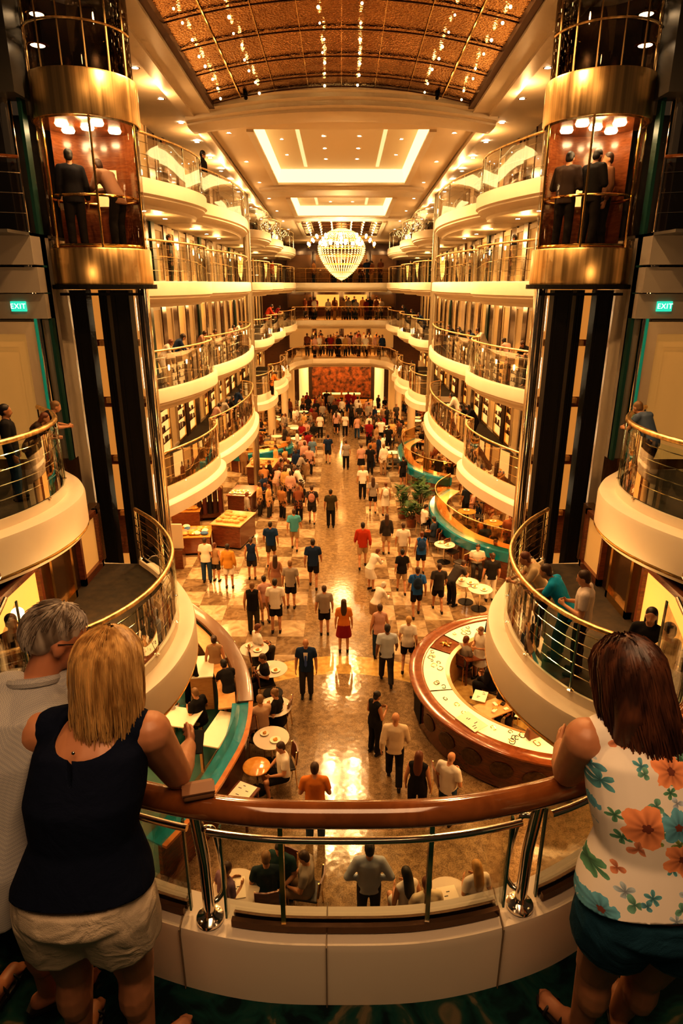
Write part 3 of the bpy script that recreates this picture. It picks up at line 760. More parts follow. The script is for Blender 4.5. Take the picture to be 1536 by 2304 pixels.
def vault(y0, y1, hw, rise, ys, us, nm, k=20):
    zz = lambda u, y: zc(y) + rise * (1 - u * u)
    m = MB(); vs = []; R = 10
    for i in range(R + 1):
        y = y0 + (y1 - y0) * i / R
        for j in range(k + 1):
            u = -1 + 2 * j / k; vs.append((u * hw, y, zz(u, y) + .04))
    K = k + 1; m.add(vs, [(i * K + j, i * K + j + 1, (i + 1) * K + j + 1, (i + 1) * K + j) for i in range(R) for j in range(k)])
    struct(m.build('ceiling_mirror_vault', MIR, None, True))
    fr = mat('dark_bronze_frame', (.09, .035, .012), .35, .6)
    m = MB()
    for y in ys: m.tube([(-hw + 2 * hw * j / 24, y, zz(-1 + j / 12, y)) for j in range(25)], .016, 6)
    struct(m.build('ceiling_ribs', fr, None, True))
    m = MB()
    for u in us: m.tube([(u * hw, y0, zz(u, y0)), (u * hw, y1, zz(u, y1))], .022 if abs(u) > .7 else .010, 6)
    struct(m.build('ceiling_ribs', GOLD, None, True))
    return zz
zz = vault(8.5, 20.05, 3.55, .42, (9.5, 11, 12.4, 13.7, 15.0, 16.4, 17.9, 19.2, 20.0), (-.76, -.5, -.25, 0, .25, .5, .76), 'near')
zz2 = vault(GL2[0], GL2[1], GL2[2], .1, (43.5, 44.7, 45.9, 47.1, 48.4, 49.7), (-.75, -.5, -.25, 0, .25, .5, .75), 'far')
bulb0 = None
rnd = random.Random(3)
def bulb(p, r=.03, label='small warm bulb strung under the bronze mirrored ceiling', group='ceiling string bulbs'):
    global bulb0
    if bulb0 is None:
        bulb0 = MB().ell((0, 0, 0), (1, 1, 1), 8, 6).build('ceiling_bulb', emis('bulb_glow', (1, .60, .22), 22), None, True); o = bulb0; tag(o, label, 'light bulb', group)
    else: o = bulb0.copy(); C.objects.link(o); o['label'] = label; o['group'] = group
    o.location = p; o.scale = (r, r, r); return o
for u in (-.88, -.62, -.12, .12, .62, .88):
    for i in range(9):
        y = 13.6 + i * .75 + rnd.uniform(-.12, .12)
        bulb((u * 3.55 + rnd.uniform(-.05, .05), y, zz(u, y) - .08), .022 + .012 * rnd.random())
for u in (-.85, -.55, -.25, .25, .55, .85):
    for i in range(6):
        y = 43 + i * 1.2; bulb((u * 2.5, y, zz2(u, y) - .06), .04, 'small bulb under the dark far ceiling panel', 'far ceiling bulbs')
# two small dome cameras on the beam
for s in (-1, 1):
    r = thing('dome_camera', 'small black dome camera on the %s end of the arched beam' % SIDE[s], 'camera', (s * 2.55, 19.9, 4.72)); MB().ell((0, 0, -.05), (.05, .05, .05)).build('lens_dome', BLACK, r, True); MB().lathe([(0, .06), (.06, .06), (.06, 0), (0, 0)]).build('base', BLACK, r)
# downlights
dl0 = None
def downlight(x, y, z, r=.085, label='round recessed downlight in the ivory soffit', group='soffit downlights', white=False):
    global dl0
    if dl0 is None:
        dl0 = thing('ceiling_downlight', label, 'ceiling light', (0, 0, 0), 0, group)
        MB().lathe([(.72, -.02), (1, -.06), (1.15, 0)], n=16).build('trim_ring', GOLD, dl0, True); MB().disc((0, 0, -.03), .72, 16, False).build('lens', LAMP, dl0); o = dl0
    else:
        o = copy_tree(dl0, label=label, group=group)
    o.location = (x, y, z); o.scale = (r, r, r)
    if white:
        for c_ in o.children:
            if c_.name.startswith('lens'): c_.material_slots[0].link = 'OBJECT'; c_.material_slots[0].material = LAMPW
    return o
for s in (-1, 1):
    for i in range(15):
        y = 17.3 + i * 2.2; downlight(s * 4.72, y, zc(y) - .005, .10, f'round recessed downlight in the {SIDE[s]} ceiling soffit', f'{SIDE[s]} soffit downlights', white=i < 1)
    for i in range(7):
        y = 22.8 + i * 3.9; downlight(s * 3.5, y, zc(y) - .005, .08, f'round recessed downlight beside the coffers on the {SIDE[s]}', f'{SIDE[s]} coffer edge downlights')
    for i in range(4): y = 23.6 + i * 1.7; downlight(s * .62, y, zc(y) + .495, .085, 'round recessed downlight inside the nearer coffer', 'near coffer downlights')
    for i in range(3): y = 23.4 + i * 2.3; downlight(s * 2.1, y, zc(y) + .495, .075, 'round recessed downlight inside the nearer coffer', 'near coffer downlights')
    for i in range(3): y = 35.5 + i * 1.6; downlight(s * .6, y, zc(y) + .495, .085, 'round recessed downlight inside the farther coffer', 'far coffer downlights')
    for lv in (1, 2, 3):
        zs = {1: L2, 2: L3, 3: L4}[lv] - .6
        for y in (18.6, 20.8, 24.4, 27, 29.6, 35, 37, 40.2, 42, 45.5, 48): downlight(s * 5.2, y, zs - .005, .09, f'round downlight under the balcony slab over the {SIDE[s]} {LV[lv][1]}', f'downlights over the {SIDE[s]} {LV[lv][1]}')
    for y in (17.5, 20, 23, 26, 29, 34, 37, 40, 43): downlight(s * 5.6, y, L1 - .845, .09, f'round downlight over the {SIDE[s]} ground floor shops', f'{SIDE[s]} shop downlights')
# ------------------------------------------------------------------ lifts
LN = -3.4
SHAFT = emis('shaft_glow', (1, .36, .06), .42)
for s in (-1, 1):
    sd = SIDE[s]; cx, cy = s * 4.66, 13.5; R = .885
    e = thing('glass_lift', f'panoramic glass lift car with brushed brass drums on the {sd}', 'lift', (cx, cy, 0))
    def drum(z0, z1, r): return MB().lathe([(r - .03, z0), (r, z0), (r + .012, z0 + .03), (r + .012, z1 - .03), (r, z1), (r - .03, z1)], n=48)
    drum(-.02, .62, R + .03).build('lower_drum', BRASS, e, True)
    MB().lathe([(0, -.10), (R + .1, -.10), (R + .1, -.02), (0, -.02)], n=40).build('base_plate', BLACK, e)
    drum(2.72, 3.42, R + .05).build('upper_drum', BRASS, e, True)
    g = MB(); g.lathe([(R, .62), (R, 2.72)], n=48); g.build('glass_wall', glass('lift_glass', (.95, .92, .86)), e, True)
    for k in range(6):
        a = -PI / 2 + s * .15 + (k - 2.5) * 1.05
        MB().tube([(R * math.cos(a), R * math.sin(a), .62), (R * math.cos(a), R * math.sin(a), 2.72)], .022, 8).build('mullion', GOLD, e, True)
    MB().tube([((R - .09) * math.cos(2 * PI * j / 40), (R - .09) * math.sin(2 * PI * j / 40), 1.5) for j in range(40)], .025, 8, closed=True).build('handrail', GOLD, e, True)
    MB().tube([((R - .03) * math.cos(2 * PI * j / 40), (R - .03) * math.sin(2 * PI * j / 40), .66) for j in range(40)], .03, 8, closed=True).build('kick_rail', GOLD, e, True)
    MB().lathe([(0, .60), (R - .03, .60)], n=40).build('car_floor', DARKWOOD, e)
    MB().lathe([(0, 2.70), (R - .03, 2.70)], n=40).build('car_ceiling', MIDWOOD, e)
    MB().lathe([(R - .06, .62), (R - .06, 2.7)], n=24, a0=.30, a1=PI - .30).build('back_wall', MIDWOOD, e, True)
    m = MB(); m.box(-.18, .22, R - .19, R - .16, 1.45, 2.1); m.build('notice_panel', BAKEDGLOW2, e)
    for (lx, ly) in ((-.35, -.3), (.3, -.35), (-.45, .25), (.4, .3), (0, 0)):
        m = MB(); m.lathe([(0, 2.66), (.1, 2.66), (.12, 2.7)], (lx, ly, 0), 16); m.build('ceiling_lamp', LAMP, e)
    lamp('POINT', (cx, cy - .2, 2.45), 14, size=.15)
    # shaft above the car
    u = thing('lift_shaft_glass', f'dark glazed shaft head above the {sd} lift car', 'lift shaft', (cx, cy, 0))
    MB().lathe([(R, 3.42), (R, 5.35)], n=40).build('dark_glazing', GLASSD, u, True)
    for k in range(7):
        a = -PI + (k + .5) * PI / 7; MB().tube([(R * math.cos(a), R * math.sin(a), 3.42), (R * math.cos(a), R * math.sin(a), 5.35)], .018, 6).build('mullion', BRASS, u, True)
    MB().tube([(R * 1.01 * math.cos(PI + PI * j / 24), R * 1.01 * math.sin(PI + PI * j / 24), 4.1) for j in range(25)], .02, 6).build('ring', BRASS, u, True)
    MB().lathe([(R - .12, 3.45), (R - .12, 5.3)], n=24, a0=0, a1=PI).build('back_lining', BRONZE, u, True)
    for (lx, ly, lz) in ((s * .45, -.45, 3.78), (s * .5, -.2, 4.3)):
        downlight(cx + lx, cy + ly - .2, lz, .16, f'glowing round lamp inside the shaft head of the {sd} lift', f'{sd} shaft lamps')
    struct(MB().box(cx - 1.1, cx + 1.1, cy - 1.1, cy + 1.2, 5.3, 5.4).build('ceiling_shaft', DARKGREY))
    # guide columns below the car
    for (a, b, yy, nm) in ((-.68, -.36, 13.35, 'outer'), (-.20, -.04, 13.6, 'middle'), (.12, .48, 13.35, 'inner')):
        xs = sorted((cx + -s * a, cx + -s * b))
        g = MB(); g.box(xs[0], xs[1], yy, yy + .3, FLOOR, -.12); g.box(xs[0] + .05, xs[0] + .09, yy - .02, yy, FLOOR, -.12); g.box(xs[1] - .06, xs[1] - .03, yy - .02, yy, FLOOR, -.12)
        o = g.build('lift_guide_column', BLACK); tag(o, f'black {nm} guide column under the {sd} lift car', 'guide column')
    m = MB(); m.box(-.8, .8, -.3, -.26, -.22, -.17); m.box(-s * .8 - .02, -s * .8 + .02, -.3, -.26, -.22, -.09); m.build('service_bar', BLACK, e)
    # shaft back: glowing panes and tubes put in for the lit balconies behind
    a, b = sorted((s * 4.4, s * 5.7)); struct(MB().box(a, b, 15.2, 15.3, FLOOR, L4).build('wall_shaft_back', DARKWOOD))
    TRIMN[0] += 1; r = thing('window_%d' % TRIMN[0], None, None); struct(r)
    for zz_ in (-9.8, -8.0, -5.3, -3.9, -2.5, -1.2):
        MB().box(a + .12, b - .12, 15.15, 15.19, zz_, zz_ + (1.15 if zz_ > -8 else 1.5)).build('pane', SHAFT, r)
        MB().box(a + .2, b - .2, 15.08, 15.2, zz_ - .14, zz_ - .02).build('window_frame', BRASS, r)
        MB().tube([(s * 4.8, 15.0, zz_ + .2), (s * 4.8, 15.0, zz_ + .9)], .03, 8).build('glow_tube', LAMP, r)
    # steel and ivory uprights that frame the shaft
    struct(MB().tube([(s * 4.28, 14.6, FLOOR), (s * 4.28, 14.6, 5)], .15, 14).build('pillar', CHROME, None, True))
    struct(MB().tube([(s * 5.82, 12.85, FLOOR), (s * 5.82, 12.85, 5)], .11, 14).build('pillar', CHROME, None, True))
    a, b = sorted((s * 5.48, s * 5.75)); struct(MB().box(a, b, 13.6, 13.9, FLOOR, -.12).build('pillar', IVORY))
    # ---------------------------------------------------------- near wall facing the viewer
    a, b = sorted((s * 5.5, s * 9))
    def slab(z0, z1, y0, y1, nm, m, x0=None): aa, bb = sorted((s * (x0 or 5.5), s * 9)); return struct(MB().box(aa, bb, y0, y1, z0, z1).build(nm, m))
    slab(LN, .85, 12.9, 13.1, f'wall_{sd}_near', GREYWALL); slab(3.0, 5.4, 12.4, 13.0, f'wall_{sd}_upper', DARKGREY, 5.42); slab(.85, 3.0, 14.0, 14.1, f'wall_{sd}_recess', DARKGREY)
    slab(FLOOR, LN, 12.9, 13.1, f'wall_{sd}_lower', BRONZE)
    for (z0, z1, y0, m_) in ((.32, .85, 12.35, GREYWALL), (-.16, .28, 12.45, GREYWALL), (-.62, -.18, 12.6, GREYWALL)): slab(z0, z1, y0, 12.9, 'trim_fascia', m_)
    a2, b2 = sorted((s * 5.5, s * 5.56)); struct(MB().box(a2, b2, 12.75, 12.95, LN, 5.3).build('trim_edge', TEALFR))
    a2, b2 = sorted((s * 5.73, s * 5.77)); struct(MB().box(a2, b2, 12.60, 12.64, LN, -.62).build('trim_edge', mat('teal_edge_glow', (.01, .2, .14), .4, emit=(.05, .7, .4), es=.12)))
    TRIMN[0] += 1; r = thing('door_%d' % (1 if s < 0 else 2), None, None); struct(r)
    f = MB(); X = lambda q: s * q
    for (p, q, z0, z1) in ((5.78, 5.98, LN, -.68), (5.98, 9, -.9, -.68)): xa, xb = sorted((X(p), X(q))); f.box(xa, xb, 12.62, 12.9, z0, z1)
    f.build('door_frame', CREAM, r); xa, xb = sorted((X(5.98), X(6.2))); f = MB(); f.box(xa, xb, 12.75, 12.9, LN, -.9); xa, xb = sorted((X(6.2), X(9))); f.box(xa, xb, 12.75, 12.9, -1.15, -.9); f.build('door_reveal', BAKEDGLOW, r)
    xa, xb = sorted((X(6.2), X(9))); MB().box(xa, xb, 12.84, 12.9, LN, -1.15).build('door_panel', BAKEDGLOW, r)  # light in the recess put into the panel as emission
    # upper side landing
    pth = [V((s * 9, 11.6, 0)), V((s * 6.6, 12.0, 0)), V((s * 5.55, 12.45, 0))]
    railing(pth, .85, -s, f'dark railing of the small upper landing at the {sd} edge', bays=3, rods=3, h=1.2, gl=GLASSD, rail_m=WOODRAIL, group='upper landing railings')
    struct(MB().box(*sorted((s * 5.5, s * 9)), 11.55, 14, .8, .85).build('balcony_slab', DARKGREY))
    # EXIT sign
    r = thing('exit_sign', f'green lit EXIT sign on the {sd} near wall', 'sign', (s * 6.0, 12.55, -.40))
    bevel(MB().box(-.14, .14, 0, .05, -.09, .09).build('housing', mat('sign_green', (.01, .35, .25), .4, emit=(.04, .75, .5), es=.7), r), .008)
    cu = bpy.data.curves.new('sign_text', 'FONT'); cu.body = 'EXIT'; cu.size = .13; cu.align_x = 'CENTER'; cu.align_y = 'CENTER'; cu.extrude = .002; cu.space_character = 1.1
    t0 = bpy.data.objects.new('lettering_curve', cu); C.objects.link(t0); bpy.context.view_layer.update(); tm = bpy.data.meshes.new_from_object(t0.evaluated_get(bpy.context.evaluated_depsgraph_get())); bpy.data.objects.remove(t0); tm.materials.clear(); tm.materials.append(emis('sign_white', (.8, 1, .85), 1.6)); t = bpy.data.objects.new('lettering', tm); C.objects.link(t); t.parent = r; t.location = (0, -.004, 0); t.rotation_euler = (PI / 2, 0, 0)
    # ---------------------------------------------------------- near balconies
    w2 = cr([(s * x, y, 0) for x, y in ((7.6, 6.3), (6.3, 7.3), (5.25, 8.1), (4.68, 9.0), (4.45, 9.9), (4.52, 10.8), (4.9, 11.6), (5.45, 12.25))], 6)
    m = MB(); sweep(m, w2, PROF_NEAR, s, LN, wall=lambda p: (s * 9.5, p[1])); struct(m.build('balcony_slab', IVORY, None, True))
    struct(MB().tube(lift(offset(w2, -.02, s), LN - .66), .022, 8).build('trim_gold', GOLD, None, True))
    railing(offset(w2, -.32, s), LN + .1, s, f'curved steel and glass railing of the near {sd} side balcony', bays=6, rods=4, h=1.12, rail_r=.045, rail_m=BRASS, gl=GLASSG, group='near balcony railings')
    w1 = cr([(s * x, y, 0) for x, y in ((5.4, 5.6), (4.3, 6.45), (3.35, 7.12), (2.85, 7.75), (2.55, 8.6), (2.5, 9.6), (2.72, 10.6), (3.3, 11.7), (3.95, 12.5))], 6)
    m = MB(); sweep(m, w1, PROF_NEAR, s, L1, wall=lambda p: (s * 6.5, p[1])); struct(m.build('balcony_slab', IVORY, None, True))
    struct(MB().tube(lift(offset(w1, -.02, s), L1 - .66), .022, 8).build('trim_gold', GOLD, None, True))
    railing(offset(w1, -.30, s), L1 + .1, s, f'long curved railing of the {sd} bowed balcony above the counter', bays=8, rods=5, h=1.1, rail_r=.04, rail_m=BRASS, gl=GLASSG, group='bowed balcony railings')
    # carpets on both near balconies
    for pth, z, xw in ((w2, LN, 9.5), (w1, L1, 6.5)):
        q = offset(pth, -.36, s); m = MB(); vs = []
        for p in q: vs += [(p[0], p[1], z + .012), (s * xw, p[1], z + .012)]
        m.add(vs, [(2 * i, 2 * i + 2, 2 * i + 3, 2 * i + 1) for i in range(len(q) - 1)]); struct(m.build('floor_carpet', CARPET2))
    # shop front at the back of the bowed balcony
    xw = s * 5.0; a, b = sorted((xw, xw + s * .2)); struct(MB().box(a, b, 5.5, 12.6, L1, LN - .86).build(f'wall_{sd}_boutique', BRONZE))
    for i, (y0, y1) in enumerate(((6.2, 7.8), (8.0, 9.6), (9.9, 10.8), (11.2, 12.2))):
        TRIMN[0] += 1; r = thing('window_%d' % TRIMN[0], None, None); struct(r); f = MB(); a, b = sorted((xw, xw - s * .1)); z0, z1 = L1 + .15, LN - .95
        f.box(a, b, y0, y0 + .08, L1, z1 + .1); f.box(a, b, y1 - .08, y1, L1, z1 + .1); f.box(a, b, y0, y1, z1, z1 + .1); f.box(a, b, y0, y1, L1, z0); f.build('window_frame', DARKWOOD if i % 2 else GOLD, r)
        a, b = sorted((xw - s * .01, xw - s * .03)); MB().box(a, b, y0 + .08, y1 - .08, z0, z1).build('pane', (BAKEDGLOW2, AMBERLIT, BRONZE, BAKEDGLOW)[i], r)
    # globe lamp by the boutique
    if s < 0:
        gx, gy = ground(40, 1382, L1 + 1.1); r = thing('globe_lamp', 'glowing globe lamp on a short post by the left boutique', 'lamp', (gx, gy, L1 + .012))
        MB().lathe([(.12, 0), (.12, .03), (.03, .06), (.025, .95), (.06, 1.0), (0, 1.02)]).build('post', BRASS, r, True); MB().ell((0, 0, 1.1), (.09, .09, .09), 16, 12).build('globe', emis('globe_glow', (1, .68, .30), 9), r, True)

# ------------------------------------------------------------------ the viewer's own balcony
half = [(0, 1.76), (.35, 1.775), (.7, 1.85), (1.0, 1.97), (1.35, 2.2), (1.7, 2.55), (2.0, 3.05), (2.2, 3.7)]
RP = cr([(-x, y, 0) for x, y in half[:0:-1]] + [(x, y, 0) for x, y in half], 6)
m = MB(); sweep(m, RP, [(.03, -.33), (.03, .29), (.04, .32), (.20, .33), (.21, .30), (.21, -.33)], 1, DECK)
led = m.build('trim_ledge', IVORY, None, True); struct(led)
m = MB()
vs = []
for p in RP: vs += [(p[0] * 1.0, p[1] + .03, DECK), (p[0] * 1.6, -3, DECK)]
m.add(vs, [(2 * i, 2 * i + 2, 2 * i + 3, 2 * i + 1) for i in range(len(RP) - 1)]); struct(m.build('floor_deck', CARPET))
m = MB()
for x in (-.62, -.03, .62, 1.25):
    q = [p for p in RP if abs(p[0] - x) < .12]
    if q: p = min(q, key=lambda p: abs(p[0] - x)); m.box(p[0] - .002, p[0] + .002, p[1] + .02, p[1] + .215, DECK, DECK + .334)
struct(m.build('trim_ledge_joints', mat('joint_line', (.25, .18, .11), .7)))
fr = thing('front_railing', 'curved foreground railing with thick polished wooden handrail and glass panels', 'railing')
MB().tube(lift(RP, -1.74), .047, 20).build('handrail', WOODRAIL, fr, True)
def rp_at(x, off=0):
    q = offset(RP, off, 1); return min(q, key=lambda p: abs(p[0] - x))
RD = resample(RP, 240)
def seg(x0, x1, off): return [p for p in offset(RD, off, 1) if x0 <= p[0] <= x1]
for x0, x1 in ((-2.2, -.57), (-.50, .69), (.78, 2.2)):
    MB().tube(lift(seg(x0, x1, .045), -1.905), .0135, 10).build('tube_rail', CHROME, fr, True)
for x in (-1.55, -.53, .735, 1.6):
    p = rp_at(x, .075) ; q = rp_at(x, .0); sx = 1 if x < 0 else -1
    pm = MB(); pm.tube([(x, p[1] + .03, -2.42), (x, p[1] + .015, -2.1), (x, q[1] + .02, -1.77)], .0235, 14); pm.build('post', CHROME, fr, True)
    pm = MB(); pm.lathe([(0, .0), (.055, 0), (.055, .012), (.035, .02), (.0205, .03)], (x, p[1] + .03, -2.42), 20)
    for a in range(4): pm.lathe([(.008, .012), (.008, .018), (0, .019)], (x + .04 * math.cos(a * PI / 2 + .78), p[1] + .03 + .04 * math.sin(a * PI / 2 + .78), -2.42), 8)
    pm.build('post_flange', CHROME, fr, True)
    pm = MB(); xx = x + sx * .055
    pm.tube(cr([(x, q[1] + .045, -1.905), (xx - sx * .02, q[1] + .06, -1.907), (xx, q[1] + .07, -1.945), (xx, p[1] + .07, -2.2), (xx, p[1] + .07, -2.3), (xx - sx * .02, p[1] + .055, -2.34), (x, p[1] + .03, -2.345)], 5), .012, 10); pm.build('bracket_loop', CHROME, fr, True)
for x0, x1 in ((-2.2, -.6), (-.47, .67), (.80, 2.2)):
    g = seg(x0, x1, .10); mm = MB(); vs = []
    for p, n in zip(g, normals2(g, 1)):
        for o_, z_ in ((0, -2.40), (0, -1.935), (.012, -1.935), (.012, -2.40)): vs.append((p[0] + n[0] * o_, p[1] + n[1] * o_, z_))
    k = len(g); fs = [(4 * i + j, 4 * i + 4 + j, 4 * i + 4 + (j + 1) % 4, 4 * i + (j + 1) % 4) for i in range(k - 1) for j in range(4)]; fs += [(0, 1, 2, 3), (4 * k - 4, 4 * k - 3, 4 * k - 2, 4 * k - 1)]
    mm.add(vs, fs); mm.build('glass_panel', GLASS, fr, True)
    for p in (g[0], g[-1]): MB().box(p[0] - .004, p[0] + .004, p[1] - .004, p[1] + .016, -2.40, -1.935).build('glass_edge', mat('glass_edge_green', (.04, .11, .08), .1), fr)
for x0, x1 in ((-2.2, -.62), (-.45, .64), (.82, 2.2)):
    g = seg(x0, x1, .104); mm = MB(); sweep(mm, g, [(-.022, 0), (-.022, .035), (-.006, .04), (-.006, .0)], 1, -2.42); sweep(mm, g, [(.010, 0), (.010, .04), (.026, .035), (.026, 0)], 1, -2.42); mm.build('glass_channel', BRONZE, fr, True)
for x in (-.23, .36):
    p = rp_at(x, .10); MB().box(p[0] - .009, p[0] + .009, p[1] - .014, p[1] + .018, -2.42, -1.87).build('glass_clip', GOLD if x < 0 else CHROME, fr)
# ------------------------------------------------------------------ chandelier
ch = thing('chandelier', 'huge glowing beaded chandelier hanging in the middle of the far atrium', 'chandelier', (0, 44, .1)); ch.scale = (1.12, 1.12, 1.06)
BEAD = mat('bead_glow', (.9, .6, .2), .2, emit=(1, .58, .16), es=2.2)
MB().tube([(0, 0, 3.45), (0, 0, 1.6)], .03, 8).build('rod', GOLD, ch, True)
prof = [(.25, 2.95), (.75, 2.75), (1.15, 2.35), (1.32, 1.95), (1.25, 1.5), (1.0, 1.0), (.65, .55), (.3, .25), (.04, .12)]
for r_, z_ in prof[:-1]: MB().tube([(r_ * math.cos(2 * PI * j / 32), r_ * math.sin(2 * PI * j / 32), z_) for j in range(32)], .03, 6, closed=True).build('ring', GOLD, ch, True)
m = MB()
for k in range(40):
    a = 2 * PI * k / 40; P = resample(cr([(r * math.cos(a), r * math.sin(a), z) for r, z in prof], 4), 34)
    for p in P: m.ell(p, (.034, .034, .034), 5, 4)
bd = m.build('bead_curtain', BEAD, ch, True); bd['kind'] = 'stuff'
for k in range(14):
    a = 2 * PI * k / 14; MB().ell((1.0 * math.cos(a), 1.0 * math.sin(a), 2.1 + .15 * (k % 2)), (.09, .09, .13), 8, 6).build('bulb', LAMP, ch, True)
for k in range(10):
    a = 2 * PI * k / 10 + .3; b = V((math.cos(a), math.sin(a), 0)); m = MB(); m.tube(cr([b * .9 + V((0, 0, 2.0)), b * 1.3 + V((0, 0, 2.5)), b * 1.75 + V((0, 0, 2.35)), b * 1.95 + V((0, 0, 1.9))], 5), .025, 6); ar = m.build('arm', GOLD, ch, True)
    for q in range(3): MB().ell(b * (1.45 + .24 * q) + V((0, 0, 2.55 - .22 * q)), (.07, .07, .1), 8, 6).build('bulb', LAMP, ar, True)
# ------------------------------------------------------------------ furniture kinds
def mk_table():
    t = thing('round_table', 'x', 'table')
    MB().lathe([(0, .72), (.38, .72), (.40, .735), (.40, .745), (0, .745)], n=24).build('table_top', WHITECLOTH, t, True)
    MB().tube([(0, 0, .03), (0, 0, .72)], .03, 8).build('stem', CHROME, t, True); MB().lathe([(.26, 0), (.26, .02), (.03, .05)], n=18).build('base', BLACK, t, True)
    return t
def mk_chair():
    t = thing('bistro_chair', 'x', 'chair')
    bevel(MB().box(-.21, .21, -.21, .21, .43, .48).build('seat', DARKMAT, t), .02)
    m = MB(); m.add([(x * .2, -.2 - .05 * (z - .48) / .42 - .03 * (1 - abs(x)), z) for z in (.55, .9) for x in (-1, -.5, 0, .5, 1)] + [(x * .2, -.23 - .05 * (z - .48) / .42 - .03 * (1 - abs(x)), z) for z in (.55, .9) for x in (-1, -.5, 0, .5, 1)],
        [(i, i + 1, i + 6, i + 5) for i in range(4)] + [(10 + i, 15 + i, 16 + i, 11 + i) for i in range(4)] + [(5 + i, 6 + i, 16 + i, 15 + i) for i in range(4)] + [(i, 10 + i, 11 + i, i + 1) for i in range(4)] + [(0, 5, 15, 10), (4, 14, 19, 9)])
    m.build('backrest', DARKWOOD, t, True)
    for sx in (-1, 1):
        MB().tube([(sx * .18, .18, .44), (sx * .2, .2, 0)], .014, 6).build('leg', BRASS, t, True); MB().tube([(sx * .19, -.24, .88), (sx * .18, -.2, .44), (sx * .2, -.23, 0)], .014, 6).build('leg', BRASS, t, True)
    return t
PROTO = {}
def put(kind, loc, rz, label, group=None, mats=None):
    if kind not in PROTO: PROTO[kind] = {'table': mk_table, 'chair': mk_chair}[kind](); o = PROTO[kind]; o.location = loc; o.rotation_euler = (0, 0, rz); o['label'] = label
    else: o = copy_tree(PROTO[kind], loc, rz, label)
    if group: o['group'] = group
    elif 'group' in o: del o['group']
    if mats:
        for c in o.children:
            for nm, mm in mats.items():
                if c.name.startswith(nm): c.material_slots[0].link = 'OBJECT'; c.material_slots[0].material = mm
    return o
def menu(loc, rz, label, w=.15, l=.21, m=PAPER, cat='paper', tilt=0, name='menu_card', marks=True):
    r = thing(name, label, cat, loc, rz); r.rotation_euler = (tilt, 0, rz)
    MB().box(-w, w, -l, l, 0, .012).build('sheet', m, r)
    if marks:
        rr = random.Random(str(label)); k = MB()
        for _ in range(5): xx, yy = rr.uniform(-w * .7, w * .3), rr.uniform(-l * .8, l * .7); k.box(xx, xx + w * rr.uniform(.2, .5), yy, yy + .018, .012, .0135)
        k.build('print', DARKMAT, r)
    return r
def plate(loc, r=.13, label='round white plate', food=True, group=None):
    t = thing('dinner_plate', label, 'plate', loc, 0, group)
    MB().lathe([(0, .008), (r * .65, .008), (r, .025), (r, .03), (r * .65, .014), (0, .014)], n=18).build('dish', PAPER, t, True)
    if food:
        rr = random.Random(str(loc)); m = MB()
        m.ell((0, 0, .03), (r * .45, r * .4, .03), 8, 6); m.ell((r * .15, r * .1, .045), (r * .25, r * .22, .03), 8, 6)
        m.build('food', AMBERTOP, t, True)
    return t
T0 = lambda x, y, z=0: (x, y, FLOOR + z)
# ------------------------------------------------------------------ right display bar
rb = thing('curved_display_bar', 'round mahogany display bar with lit cream top below the right bowed balcony', 'bar counter', (4.9, 13.65, FLOOR))
A0, A1 = math.radians(94), math.radians(268)
MB().lathe([(3.02, 0), (3.06, .08), (3.06, .95), (3.0, 1.0), (2.9, 1.0), (2.9, 0)], n=64, a0=A0, a1=A1).build('front_panel', DARKWOOD, rb, True)
MB().lathe([(2.88, 1.0), (3.18, 1.0), (3.22, 1.03), (3.22, 1.07), (3.18, 1.1), (2.9, 1.1), (2.86, 1.07)], n=72, a0=A0, a1=A1).build('rim', MIDWOOD, rb, True)
MB().lathe([(2.25, .0), (2.25, .95), (2.2, .97), (2.2, 1.0), (2.3, 1.03)], n=64, a0=A0, a1=A1).build('inner_panel', LIGHTWOOD, rb, True)
for (a, b, m_) in ((104, 136, CREAMTOP), (137, 152, MIDWOOD), (153, 192, CREAMTOP), (193, 268, CREAMTOP)):
    d = MB().lathe([(2.3, 1.02), (2.86, 1.06)], n=24, a0=math.radians(a), a1=math.radians(b)).build('display_top', m_, rb, True)
for a in (112, 124, 136, 149, 162, 175, 188, 201, 214, 227, 240, 253):
    an = math.radians(a); c = V((3.07 * math.cos(an), 3.07 * math.sin(an), .52)); R_ = Matrix.Rotation(an + PI / 2, 4, 'Z')
    if a in (188,):
        f = MB().obox(c, .28, .02, .34, an - PI / 2).build('notice_board', BLACK, rb)
    else:
        m = MB(); m.ell(c, (.26, .03, .2), 20, 8, Matrix.Rotation(an - PI / 2, 3, 'Z') @ Matrix.Rotation(.35, 3, 'Y')); m.build('fan_inlay', mat('dark_gold_inlay', (.11, .062, .022), .4, .3, noise=(.05, .025, .008), nscale=14), rb, True)
rr = random.Random(5)
for k in range(34):
    a = math.radians(rr.choice([rr.uniform(106, 134), rr.uniform(155, 190), rr.uniform(206, 256), rr.uniform(155, 255)])); rad = rr.uniform(2.4, 2.75); c = V((4.9 + rad * math.cos(a), 13.65 + rad * math.sin(a), FLOOR + 1.02 + .07 * (rad - 2.3) + .02)); R0 = rr.uniform(.03, .065); ph = rr.uniform(0, 6)
    pts = [(R0 * math.cos(t + ph) * (1 + .3 * math.sin(2 * t)), R0 * 1.4 * math.sin(t + ph), 0) for t in [i * 5.2 / 12 for i in range(13)]]
    o = MB().tube(pts, .009, 5).build('necklace', (GOLD, DARKMAT, BRONZE)[k % 3], None, True, loc=c); tag(o, ('gold', 'black', 'bronze')[k % 3] + ' necklace laid out on the lit top of the round display bar', 'necklace', ('gold', 'black', 'bronze')[k % 3] + ' necklaces on the display bar')
